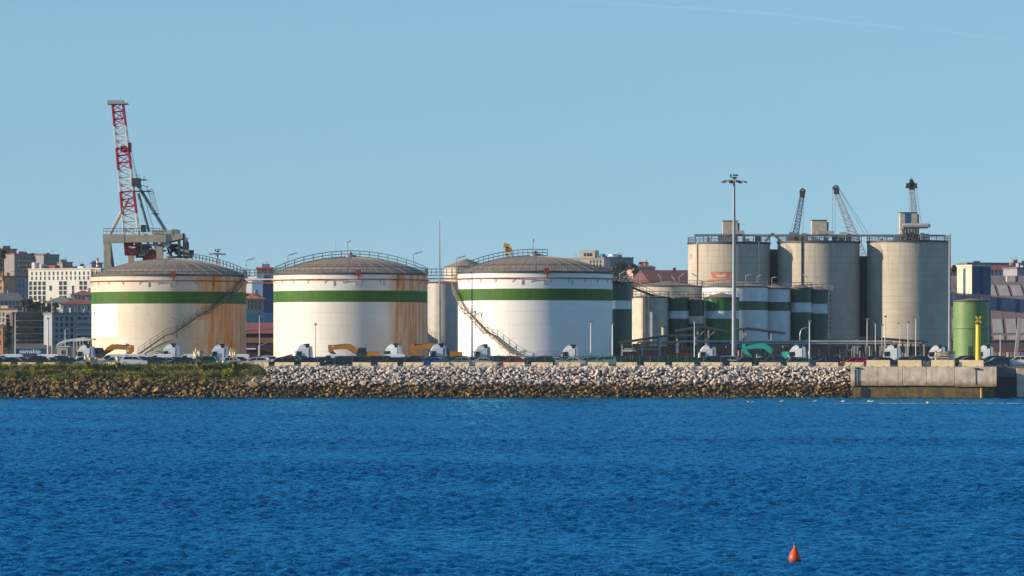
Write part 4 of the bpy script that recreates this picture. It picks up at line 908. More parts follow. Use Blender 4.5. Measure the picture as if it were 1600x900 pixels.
def car_proto(kind):
    L, W, low, cab = CARS[kind]; cx = L / 2; low = [(x - cx, z) for x, z in low]; cab = [(x - cx, z) for x, z in cab]; R_ = .31 if kind != "SUV" else .35
    zb = cab[0][1]; tp = lambda x, z, s: s * (W * .475 - max(0, z - zb) * .34)
    mb = MB(); gx = sum(p[0] for p in low) / len(low); gz = sum(p[1] for p in low) / len(low); n = len(low); vs = []
    for y, k in ((-W / 2, .93), (-W * .455, 1.0), (W * .455, 1.0), (W / 2, .93)): vs += [(gx + (x - gx) * (.985 if k < 1 else 1), y, gz + (z - gz) * k) for x, z in low]
    fs = [tuple(range(n)), tuple(range(4 * n - 1, 3 * n - 1, -1))]
    for j in range(3): fs += [(j * n + i, (j + 1) * n + i, (j + 1) * n + (i + 1) % n, j * n + (i + 1) % n) for i in range(n)]
    mb.add(vs, fs); base = [(cab[0][0] - .05, zb - .12)] + cab + [(cab[-1][0] + .03, zb - .12)]
    mb.prism(base, 0, 0, lambda x, z, s: s * (W * .475 - max(0, z - zb) * .34))
    t = thing("parked_car", "x", "car"); mb.build("body", m_black, t, True, sharp=28)
    # glass: two windows a side, screen, rear window, each a little proud of the cabin
    def side(a, b, c, d, s):
        pts = [(p[0], tp(p[0], p[1], s) + s * .012, p[1]) for p in (a, b, c, d)]; q = MB(); q.add(pts + [(x, y - s * .05, z) for x, y, z in pts], [(0, 1, 2, 3), (4, 7, 6, 5), (0, 4, 5, 1), (1, 5, 6, 2), (2, 6, 7, 3), (3, 7, 4, 0)]); return q
    f0, f1, f2, f3, f4 = cab; lerp = lambda a, b, t_: (a[0] + (b[0] - a[0]) * t_, a[1] + (b[1] - a[1]) * t_); mid = (f2[0], f2[1] - .09); bm_ = (f2[0] + .06, zb + .04)
    for s in (-1, 1):
        side((f0[0] + .22, zb + .04), (f1[0] + .08, f1[1] - .08), (mid[0] - .05, mid[1]), (bm_[0] - .08, zb + .05), s).build("side_window", m_glass, t)
        side((bm_[0] + .04, zb + .05), (mid[0] + .07, mid[1]), (f3[0] - .12, f3[1] - .09), (f4[0] - .32, zb + .07), s).build("side_window", m_glass, t)
    def screen(a, b, name):
        a, b = lerp(a, b, .1), lerp(a, b, .92); d = V((b[0] - a[0], 0, b[1] - a[1])).normalized(); nn = V((-d.z, 0, d.x)) * .012 * (1 if name == "windscreen" else 1)
        nn = V((-abs(d.z) if name == "windscreen" else abs(d.z), 0, abs(d.x))) * .012
        pts = [V((a[0], tp(a[0], a[1], -1) * .93, a[1])) + nn, V((b[0], tp(b[0], b[1], -1) * .93, b[1])) + nn, V((b[0], tp(b[0], b[1], 1) * .93, b[1])) + nn, V((a[0], tp(a[0], a[1], 1) * .93, a[1])) + nn]
        q = MB(); q.add(pts + [p - nn * 4 for p in pts], [(0, 1, 2, 3), (4, 7, 6, 5), (0, 4, 5, 1), (1, 5, 6, 2), (2, 6, 7, 3), (3, 7, 4, 0)]); q.build(name, m_glass, t)
    screen(f0, f1, "windscreen"); screen(f4, f3, "rear_window")
    for x in (-cx + .8, cx - .82):
        for s in (-1, 1):
            q = MB(); q.lathe([(R_ * .6, -.1), (R_, -.1), (R_, .1), (R_ * .6, .1)], 16); q.v = [(a, c, b) for a, b, c in q.v]; w_ = q.build("wheel", m_tyre, t, True); w_.location = (x, s * (W / 2 - .1), R_)
            q = MB(); q.lathe([(.01, -.06), (R_ * .62, -.06), (R_ * .62, .06), (.01, .06)], 12); q.v = [(a, c, b) for a, b, c in q.v]; r_ = q.build("rim", m_rim, w_); r_.location = (0, s * .035, 0)
    zl = low[2][1] - .08
    for s in (-1, 1):
        MB().box((-cx + .13, s * (W / 2 - .26), zl), (.2, .38, .13), s * -.35).build("headlight", m_headl, t); MB().box((cx - .09, s * (W / 2 - .18), zl + .16), (.14, .26, .2)).build("tail_light", m_taill, t)
        MB().box((f0[0] + .32, s * (W / 2 + .06), zb + .08), (.16, .2, .13)).build("door_mirror", m_black, t)
    return t
CAR_P = {k: car_proto(k) for k in CARS}; _first = set()
def far_proto(k):      # rear rows show only roof and glass: same body, one joined glass part
    src = CAR_P[k]; t = thing("parked_car", "x", "car"); b = [c for c in src.children if c.name.startswith("body")][0]; dup_part(b, t); mb = MB()
    for c in src.children:
        if "window" in c.name or "windscreen" in c.name: mb.add([v.co for v in c.data.vertices], [tuple(p.vertices) for p in c.data.polygons])
    mb.build("glazing", m_glass, t); return t
CAR_F = {k: far_proto(k) for k in CARS}
def park(src, key, x, y, colour, label, group, rz=0.0, z=YARD):
    if key in _first: t = copy_tree(src)
    else: t = src; _first.add(key)
    t.location = (x, y, z); t.rotation_euler = (0, 0, rz); t['label'] = label; t['group'] = group
    for c in t.children:
        if c.name.startswith("body"): c.material_slots[0].link = 'OBJECT'; c.material_slots[0].material = paint(colour)
    return t
front = [(15, "navy", "hatchback"), (56, "black", "SUV"), (98, "charcoal", "estate car"), (138, "silver", "saloon car"), (176, "silver", "hatchback"), (210, "white", "SUV"), (243, "navy", "hatchback"), (282, "black", "estate car"), (318, "dark green", "SUV"),
         (356, "silver", "hatchback"), (398, "cream", "estate car"), (443, "charcoal", "estate car"), (488, "navy", "hatchback"), (530, "black", "SUV"), (572, "charcoal", "saloon car"), (612, "navy", "estate car"), (643, "black", "hatchback"), (677, "blue", "saloon car"),
         (718, "silver", "hatchback"), (758, "white", "saloon car"), (801, "red", "hatchback"), (846, "navy", "SUV"), (892, "white", "saloon car"), (942, "mint", "SUV"), (987, "black", "hatchback"), (1030, "charcoal", "estate car"), (1073, "dark green", "SUV"),
         (1118, "navy", "hatchback"), (1163, "black", "estate car"), (1207, "dark green", "SUV"), (1252, "teal", "saloon car"), (1293, "navy", "SUV"), (1335, "red", "estate car")]
Yc = 612.6
for i, (px, c, k) in enumerate(front):
    park(CAR_P[k], k, xx(px, Yc), Yc + random.uniform(-.2, .2), c, "%s %s parked front row, below %s" % (c, k, near("car", px)), "cars in the front row", random.uniform(-.03, .03) + (math.pi if i % 7 == 5 else 0))
for px, c, k, y, w in ((1378, "navy", "hatchback", 608,  "behind the quay barriers, left of the others"), (1425, "teal", "saloon car", 608, "behind the quay barriers below the right silo"), (1470, "charcoal", "SUV", 608, "behind the stacked crates on the quay"), (1512, "black", "estate car", 608, "behind the yellow beacon"),
                       (1558, "navy", "hatchback", 609, "at the quay corner beside the yellow beacon"), (1592, "white", "SUV", 610, "at the far right end of the quay"), (1627, "silver", "SUV", 610, "just outside the quay's right corner")):
    if px < 1610: park(CAR_P[k], k, xx(px, y), y, c, "%s %s %s" % (c, k, w), "cars on the quay", random.uniform(-.05, .05))
rr = random.Random(21); ROWC = ["black"] * 4 + ["navy"] * 5 + ["charcoal"] * 4 + ["teal"] * 2 + ["dark green"] * 2 + ["silver", "white"]
for r, y in enumerate((618.2, 623.8, 630.5, 637.5)):
    px = -12 + rr.uniform(0, 20)
    while px < 1600:
        k = rr.choice(["hatchback", "estate car", "SUV", "hatchback", "saloon car"]); c = rr.choice(ROWC)
        if rr.random() > .06: park(CAR_F[k], "far" + k, xx(px, y), y, c, "%s car in the %s row, before %s" % (c, ("first", "second", "third", "rearmost")[r], near("row%d" % r, px)), "%s cars in the packed rear rows" % c, rr.uniform(-.03, .03) + (math.pi if rr.random() < .3 else 0))
        px += rr.uniform(43, 48)
def truck_proto():
    t = thing("truck_tractor", "x", "truck", group="white truck tractors in the yard")
    # nose towards -x; cab 2.3 m long, wind deflector rising to the rear of the roof
    cab = [(-2.3, .95), (-2.36, 1.5), (-2.28, 2.1), (-2.05, 2.75), (-1.75, 3.05), (0.0, 3.1), (0.0, .95)]
    mb = MB(); n = len(cab); vs = []
    for y, k in ((-1.25, .97), (-1.16, 1), (1.16, 1), (1.25, .97)): vs += [(-1.1 + (x + 1.1) * k, y, 2 + (z - 2) * k) for x, z in cab]
    fs = [tuple(range(n)), tuple(range(4 * n - 1, 3 * n - 1, -1))]
    for j in range(3): fs += [(j * n + i, (j + 1) * n + i, (j + 1) * n + (i + 1) % n, j * n + (i + 1) % n) for i in range(n)]
    mb.add(vs, fs).build("cab", m_white, t, True, sharp=30)
    MB().prism([(-1.9, 2.98), (-1.5, 3.5), (-1.0, 3.76), (-.55, 3.8), (-.55, 3.0)], -1.08, 1.08).build("wind_deflector", m_white, t)
    MB().prism([(-.98, 3.74), (-.5, 3.85), (.05, 3.85), (.05, 3.1), (-.53, 3.1), (-.53, 3.45)], -1.1, 1.1).build("deflector_back", M("dark blue plastic", (.012, .02, .05), .4), t)
    MB().prism([(.02, 1.1), (.02, 3.5), (.5, 3.3), (.62, 1.1)], -1.2, 1.2).build("side_fairing", M("shade-blue fairing", (.35, .42, .5), .4), t)  # bluish shade behind the cab painted into the fairing colour
    for s in (-1, 1): 
        y = s * 1.262; q = MB(); pts = [(-2.12, 1.55), (-1.98, 2.45), (-1.25, 2.5), (-1.2, 1.75)]; q.prism(pts, y - .02, y + .02).build("side_window", m_glass, t)
        MB().box((-2.2, s * 1.42, 2.15), (.12, .25, .8)).build("mirror", m_black, t); MB().box((-2.34, s * .95, 1.15), (.12, .4, .25)).build("headlight", m_headl, t)
    q = MB(); a, b = V((-2.27, 0, 1.75)), V((-2.05, 0, 2.72)); q.add([(a.x - .03, -1.05, a.z), (a.x - .03, 1.05, a.z), (b.x - .05, .95, b.z), (b.x - .05, -.95, b.z), (a.x + .06, -1.05, a.z), (a.x + .06, 1.05, a.z), (b.x + .06, .95, b.z), (b.x + .06, -.95, b.z)], [(0, 1, 2, 3), (7, 6, 5, 4), (0, 4, 5, 1), (1, 5, 6, 2), (2, 6, 7, 3), (3, 7, 4, 0)]); q.build("windscreen", m_glass, t)
    mb = MB(); mb.bb(-2.1, 3.6, -.55, -.3, .65, .93); mb.bb(-2.1, 3.6, .3, .55, .65, .93); mb.bb(.7, 1.6, -1.15, 1.15, .45, .9); mb.bb(1.5, 3.0, -.6, .6, .93, 1.1); mb.build("chassis", m_black, t)
    for x in (-1.3, 2.3):
        for s in (-1, 1):
            q = MB(); q.lathe([(.28, -.16), (.5, -.16), (.5, .16), (.28, .16)], 18); q.v = [(a, c, b) for a, b, c in q.v]; w_ = q.build("wheel", m_tyre, t, True); w_.location = (x, s * 1.05, .5)
            q = MB(); q.lathe([(.01, -.1), (.29, -.1), (.29, .1), (.01, .1)], 12); q.v = [(a, c, b) for a, b, c in q.v]; q.build("rim", m_rim, w_)
    return t
TR = truck_proto()
for i, (px, w) in enumerate(((131, "half behind pampas grass, beside the leftmost yellow excavator"), (264, "just right of the stained tank's staircase foot"), (340, "between the two tallest pampas plumes"), (472, "beside the thin lamp post at the middle tank"),
                            (612, "behind a white van at the middle tank's rusty side"), (681, "under the very tall thin mast"), (750, "below the yellowish staircase of the third tank"), (888, "alone before the third tank's shaded side"), (1102, "under the gabled pipe shelter"),
                            (1243, "before the dark green tanks"), (1391, "before the right silo's sunlit side"), (1461, "behind the stacked crates on the quay"), (1536, "partly behind the yellow beacon"))):
    Yt = 650 if px < 1500 else 640
    o = TR if i == 0 else copy_tree(TR); o.location = (xx(px + 11, Yt), Yt, YARD); o.rotation_euler = (0, 0, random.uniform(-.16, .12)); o.scale = (1, 1, random.uniform(.9, .97)); o['label'] = "white truck tractor " + w
def van_proto():
    t = thing("panel_van", "x", "van", group="white vans in the yard"); body = [(-2.45, .4), (-2.5, .8), (-2.3, 1.05), (-1.65, 1.25), (-.95, 1.85), (-.5, 1.98), (2.3, 1.98), (2.45, 1.8), (2.5, .5), (2.4, .35)]
    mb = MB(); n = len(body); vs = []
    for y, k in ((-.98, .95), (-.9, 1), (.9, 1), (.98, .95)): vs += [(x * (.99 if k < 1 else 1), y, 1.1 + (z - 1.1) * k) for x, z in body]
    fs = [tuple(range(n)), tuple(range(4 * n - 1, 3 * n - 1, -1))]
    for j in range(3): fs += [(j * n + i, (j + 1) * n + i, (j + 1) * n + (i + 1) % n, j * n + (i + 1) % n) for i in range(n)]
    mb.add(vs, fs).build("body", m_white, t, True, sharp=30)
    for s in (-1, 1):
        MB().prism([(-1.5, 1.25), (-.92, 1.72), (-.35, 1.75), (-.35, 1.25)], s * .985 - .012, s * .985 + .012).build("side_window", m_glass, t)
        MB().box((-2.38, s * .72, .95), (.14, .32, .2)).build("headlight", m_headl, t); MB().box((-1.35, s * 1.08, 1.3), (.12, .2, .24)).build("mirror", m_black, t); MB().box((2.47, s * .88, 1.1), (.1, .14, .4)).build("tail_light", m_taill, t)
        for x in (-1.55, 1.5):
            q = MB(); q.lathe([(.2, -.11), (.34, -.11), (.34, .11), (.2, .11)], 14); q.v = [(a, c, b) for a, b, c in q.v]; w_ = q.build("wheel", m_tyre, t, True); w_.location = (x, s * .88, .34)
    q = MB(); q.add([(-1.66, -.8, 1.29), (-1.66, .8, 1.29), (-1.0, .72, 1.84), (-1.0, -.72, 1.84), (-1.6, -.8, 1.2), (-1.6, .8, 1.2), (-.94, .72, 1.76), (-.94, -.72, 1.76)], [(0, 1, 2, 3), (7, 6, 5, 4), (0, 4, 5, 1), (1, 5, 6, 2), (2, 6, 7, 3), (3, 7, 4, 0)]); q.build("windscreen", m_glass, t)
    return t
VN = van_proto()
for i, (px, py, w) in enumerate(((12, 556, "cut off at the left end of the yard"), (70, 555, "below the blue lettered container"), (176, 554.5, "under the leftmost yellow excavator's boom"), (205, 554.5, "below the stained tank's repainted patch"), (249, 556, "left of the truck by the dark staircase"), (296, 555, "behind the biggest pampas plume"), (366, 554, "behind the right-hand pampas plume"),
                                (520, 555, "below the yellow excavator's bucket"), (610, 553.5, "before the truck at the middle tank's rusty side"))):
    Yv = 644; o = VN if i == 0 else copy_tree(VN); o.location = (xx(px, Yv), Yv, YARD); z = zz(py, Yv) - YARD; o.scale = (1, 1, max(.95, z / 1.98)); o['label'] = "white panel van " + w; o.rotation_euler = (0, 0, random.uniform(-.04, .04))

# ------------------------------------------------------------------ excavators (folded, only boom and cab clear the cars)
def excavator(px, Y, label, mt, mirror=1, boom_h=1.0, full=True):
    t = thing("excavator", label, "excavator", (xx(px, Y), Y, YARD), 0, "parked excavators"); s = mirror
    P = lambda pts: [(s * x, z) for x, z in pts]
    for y in (-1.1, 1.1):
        MB().prism(P([(-1.9, .25), (-1.7, 0), (1.7, 0), (1.95, .25), (1.95, .7), (1.7, .95), (-1.7, .95), (-1.9, .7)]), y - .3, y + .3).build("track", m_black, t)
    MB().prism(P([(-1.4, 1.05), (2.3, 1.05), (2.5, 1.5), (2.4, 2.2), (1.0, 2.3), (-.2, 2.2), (-1.4, 1.8)]), -1.3, 1.3).build("upper_body", mt, t)
    q = MB().prism(P([(-1.5, 1.3), (-1.45, 2.2), (-1.1, 2.95), (.15, 2.95), (.3, 1.3)]), -1.32, -.35); q.build("cab", m_dsteel, t)
    MB().prism(P([(-1.3, 2.0), (-1.05, 2.8), (.05, 2.8), (.1, 2.0)]), -1.345, -1.325).build("cab_window", m_glass, t)
    h = boom_h
    boom = [(-.6, 1.6), (-1.7, 3.0 * h), (-2.6, 3.55 * h), (-3.9, 3.45 * h), (-6.0, 2.95 * h), (-6.1, 2.5 * h), (-3.9, 2.65 * h), (-2.7, 2.6 * h), (-1.6, 2.0), (-.1, 1.4)]
    MB().prism(P(boom), -.28 + .25, .28 + .25).build("boom", mt, t)
    MB().prism(P([(-6.35, 3.35 * h), (-5.85, 3.4 * h), (-5.6, 2.6), (-4.3, 1.1), (-4.7, .9), (-6.3, 2.3)]), .0, .5).build("dipper_arm", mt, t)
    MB().prism(P([(-4.9, 1.1), (-4.1, 1.2), (-3.6, .75), (-3.8, .15), (-4.8, .05)]), -.35, .85).build("bucket", m_dsteel, t)
    mb = MB(); mb.tube((s * -1.2, .25, 1.7), (s * -2.9, .25, 2.65 * h), .11, 8); mb.tube((s * -3.2, .25, 3.5 * h), (s * -5.8, .25, 3.22 * h), .1, 8); mb.build("hydraulic_ram", m_dsteel, t)
    return t
excavator(183, 654, "leftmost yellow excavator, its low arched boom before the stained tank", m_yellow, -1, 1.0).location.x = xx(151, 654)
excavator(571, 652, "yellow excavator with a long arched boom and dark cab before the middle tank", m_yellow, 1, 1.02)
excavator(700, 656, "yellow excavator whose short arm shows left of the tall thin mast", m_yellow, 1, 1.05)
excavator(1218, 652, "mint green excavator with a curved boom right of the floodlight mast", m_mint, 1, 1.06)
def boom_piece(px0, py0, px1, py1, Y, label, mt, name="crane_arm", cat="arm", th=.3):
    a, b = at(px0, py0, Y), at(px1, py1, Y); t = thing(name, label, cat, (a.x, Y, YARD)); o = V((a.x, Y, YARD)); MB().beam(a - o, b - o, .3, th).build("arm", mt, t); m = (a + b) / 2 - o; MB().bb(-.6, .6, -.5, .5, 0, 1.4).build("base", m_dsteel, t); MB().beam((0, 0, 1.2), a - o, .2, .2).build("post", m_dsteel, t)
boom_piece(444, 558, 457, 554, 650, "short orange loading arm left of the truck by the thin lamp post", m_orange)
boom_piece(808, 551.5, 823, 549, 646, "small ochre arm at the foot of the yellowish staircase", M("ochre arm", (.45, .3, .12), .6))

# ------------------------------------------------------------------ pipe shelters and racks before the small tanks
m_shroof = M("shelter roof sheet", (.13, .13, .13), .5, .2, var=.15); m_pink = M("faded pink pipe paint", (.48, .26, .17), .6, var=.2)
def shelter(label, pts, Y, depth, posts, base=552, th=.35, brace=False):
    """roof outline in pixels (left to right), extruded away from the water, on posts"""
    o = V((xx(sum(p[0] for p in pts) / len(pts), Y), Y, YARD)); t = thing("pipe_shelter", label, "shelter", o, 0, "open shelters before the small tanks"); A = lambda px, py, dy=0: at(px, py, Y) - o + V((0, dy, 0))
    for (a, b) in zip(pts, pts[1:]):
        p, q = A(*a), A(*b); n = max(1, int((q.x - p.x) / 1.6))
        for i in range(n):
            u, w = p.lerp(q, i / n), p.lerp(q, (i + 1) / n - .012); mb = MB(); vs = [u, w, w + V((0, depth, 0)), u + V((0, depth, 0))]; mb.add(vs + [v + V((0, 0, .09)) for v in vs], [(3, 2, 1, 0), (4, 5, 6, 7), (0, 1, 5, 4), (1, 2, 6, 5), (2, 3, 7, 6), (3, 0, 4, 7)]); mb.build("roof_panel", m_shroof, t)
        mb = MB(); mb.beam(p - V((0, .02, .16)), q - V((0, .02, .16)), .12, th); mb.beam(p + V((0, depth, -.16)), q + V((0, depth, -.16)), .12, th); mb.build("fascia", m_dsteel, t)
    for px, py in posts:
        for dy in (.3, depth - .4): a = A(px, py, dy); MB().beam(a, V((a.x, a.y, 0)), .28, .28).build("post", m_greydeck, t)
        if brace: a = A(px, py, .3); MB().beam(a - V((0, 0, 1.6)), a + V((1.3, 0, -.35)), .14, .14).build("brace", m_greydeck, t)
    return t, A, o
t, A, o = shelter("long low pipe shelter with a sloping dark roof right of the third tank", [(967, 535), (1041, 523.5), (1090, 523)], 690, 7, [(972, 535.5), (1031, 526), (1058, 524.5)])
t, A, o = shelter("gabled pipe shelter left of the floodlight mast", [(1058, 516), (1097, 509.5), (1138, 517.5)], 694, 8, [(1090, 513), (1107, 513)], brace=True)
shelter("second gabled shelter right of the floodlight mast", [(1150, 514.5), (1168, 511.5), (1228, 519.5)], 697, 7, [(1165, 513), (1205, 518)])
shelter("long flat pale-roofed shelter before the middle and right silos", [(1337, 527.5), (1365, 527), (1450, 533)], 706, 7, [(1340, 530), (1381, 531), (1416, 533), (1444, 534)])
def rack():
    Y = 688.0; o = V((xx(1140, Y), Y, YARD)); t = thing("pipe_rack", "long horizontal pipe rack running from the floodlight mast to the right silo", "pipe rack", o); A = lambda px, py, dy=0: at(px, py, Y) - o + V((0, dy, 0))
    for a, b, py, r, dy, mt in ((1063, 1395, 533.6, .2, 0, m_greydeck), (1140, 1395, 536.8, .22, .1, m_steel), (1110, 1400, 539.2, .14, .3, m_gsteel), (1378, 1440, 536, .14, 0, m_pink)):
        MB().tube(A(a, py, dy), A(b, py, dy), r, 8).build("pipe", mt, t, True)
    px = 1150
    while px < 1400: MB().beam(A(px, 534), A(px, 559), .22, .22).build("support", m_gsteel, t); px += 29
    MB().beam(A(1302, 556), A(1345, 541), .22, .15).build("diagonal_pipe", m_greydeck, t)
    MB().prism([(A(1255, 531).x, A(1255, 532.2).z), (A(1290, 529.5).x, A(1290, 530).z), (A(1345, 531).x, A(1345, 531.5).z), (A(1345, 532.5).x, A(1345, 533).z), (A(1255, 532.5).x, A(1255, 533).z)], 2, 8).build("canopy", m_dsteel, t)
rack()
def pipes_orange():
    Y = 684.0; o = V((xx(996, Y), Y, YARD)); t = thing("orange_pipe", "orange pipe rising and turning along the front of the low shelter", "pipe", o); A = lambda px, py: at(px, py, Y) - o
    MB().path([A(996, 562), A(996, 536.5), A(997.5, 534.8), A(1062, 534.6), A(1065, 536), A(1065.5, 545)], .16, 8).build("pipe", m_orange, t, True); MB().tube(A(1000, 534.6), A(1062, 534.5), .19, 8).build("sleeve", m_pink, t, True)
    t = thing("pipe_stack", "stack of pale horizontal pipes under the low shelter", "pipes", V((xx(1010, 692), 692, YARD))); o2 = V((xx(1010, 692), 692, YARD)); B = lambda px, py, dy=0: at(px, py, 692) - o2 + V((0, dy, 0))
    for a, b, py, dy, mt in ((988, 1008, 538.4, 0, m_pink), (988, 1020, 540.8, 0, m_cream), (975, 1031, 545.5, -1, m_greydeck), (972, 995, 548.5, -1, m_white), (1009, 1020, 537.6, .5, m_cream), (1035, 1060, 537, .5, m_greydeck)): MB().tube(B(a, py, dy), B(b, py, dy), .17, 8).build("pipe", mt, t, True)
    MB().bb(B(988, 0).x, B(988, 0).x + .2, -.2, .2, 0, B(0, 537).z).build("stand", m_gsteel, t); MB().bb(B(1059, 0).x, B(1059, 0).x + .2, -.2, .8, 0, B(0, 536).z).build("stand", m_gsteel, t)
    for px, py0, mt in ((1003.5, 536, m_greydeck), (1031, 528, m_greydeck), (1059, 537, m_white)):
        tt = thing("standpipe", "pale standpipe before the low shelter below " + near("standpipe", px), "pipe", (xx(px, 680), 680, YARD), 0, "standpipes"); MB().tube((0, 0, 0), (0, 0, zz(py0, 680) - YARD), .16, 8).build("pipe", mt, tt, True); MB().box((0, 0, zz(py0, 680) - YARD), (.5, .4, .3)).build("flange", mt, tt)
    t = thing("tarpaulin_load", "bright orange tarpaulin bundle under the low pipe shelter", "tarpaulin", (xx(1068, 668), 668, YARD)); w_ = 21 * 668 / F
    MB().bb(-w_ / 2, w_ / 2, -1, 1, 0, zz(554.5, 668) - YARD).build("crate", m_dsteel, t); MB().prism([(-w_ / 2 - .1, zz(555, 668) - YARD), (-w_ / 2, zz(551, 668) - YARD), (-.3, zz(550, 668) - YARD), (w_ / 2, zz(551.5, 668) - YARD), (w_ / 2 + .1, zz(555, 668) - YARD)], -1.1, 1.1).build("sheet", M("orange tarpaulin", (.70, .07, .012), .6), t)
    t = thing("chimney", "short grey chimney on the low shelter's roof", "chimney", (xx(1036.5, 695), 695, zz(523, 695))); MB().tube((0, 0, -.4), (0, 0, 1.35), .33, 10).build("stack", m_cream, t, True); MB().tube((0, 0, 1.35), (0, 0, 1.5), .5, 10).build("cap", m_dsteel, t)
    # pumps and manifolds in the shade under the roofs
    rr = random.Random(5); seen = {}
    def nearp(px):
        n_ = min(LM, key=lambda l: abs(l[0] - px))[1]; seen[n_] = seen.get(n_, 0) + 1; return n_ + ("", ", next one right", ", third one right", ", fourth one right", ", fifth one right")[min(4, seen[n_] - 1)]
    for px0, px1, y_ in ((975, 1090, 694), (1085, 1140, 699), (1152, 1225, 701), (1250, 1340, 700), (1340, 1445, 709)):
        px = px0
        while px < px1:
            w2 = rr.uniform(6, 13); h = rr.uniform(1.0, 2.6); b = thing("pump_unit", "dark pump unit by " + nearp(px), "pump", (xx(px + w2 / 2, y_), y_ + rr.uniform(-1, 1), YARD), 0, "pump units under the shelters"); ww = w2 * y_ / F
            MB().bb(-ww / 2, ww / 2, -.6, .6, 0, h * .55).build("housing", rr.choice([m_dsteel, m_gsteel, m_dsteel, m_pink]), b)
            for q in range(rr.randrange(1, 4)): x_ = rr.uniform(-ww / 2, ww / 2); MB().tube((x_, -.3, 0), (x_, -.3, h + rr.uniform(.3, 1.8)), rr.uniform(.07, .15), 7).build("riser", rr.choice([m_gsteel, m_cream, m_greydeck, m_dsteel]), b, True)
            px += w2 + rr.uniform(1, 7)
pipes_orange()
def yard_wall():
    t = thing("low_wall", "low wall behind the shelters, painted near-black for the shade there", "wall", (xx(1150, 722), 722, YARD)); MB().bb(xx(970, 722) - xx(1150, 722), xx(1480, 722) - xx(1150, 722), 0, .4, 0, 3.2).build("panel", M("shade-black wall", (.012, .014, .018), .8), t)  # near-black colour stands in for the shade under the pipe racks
yard_wall()

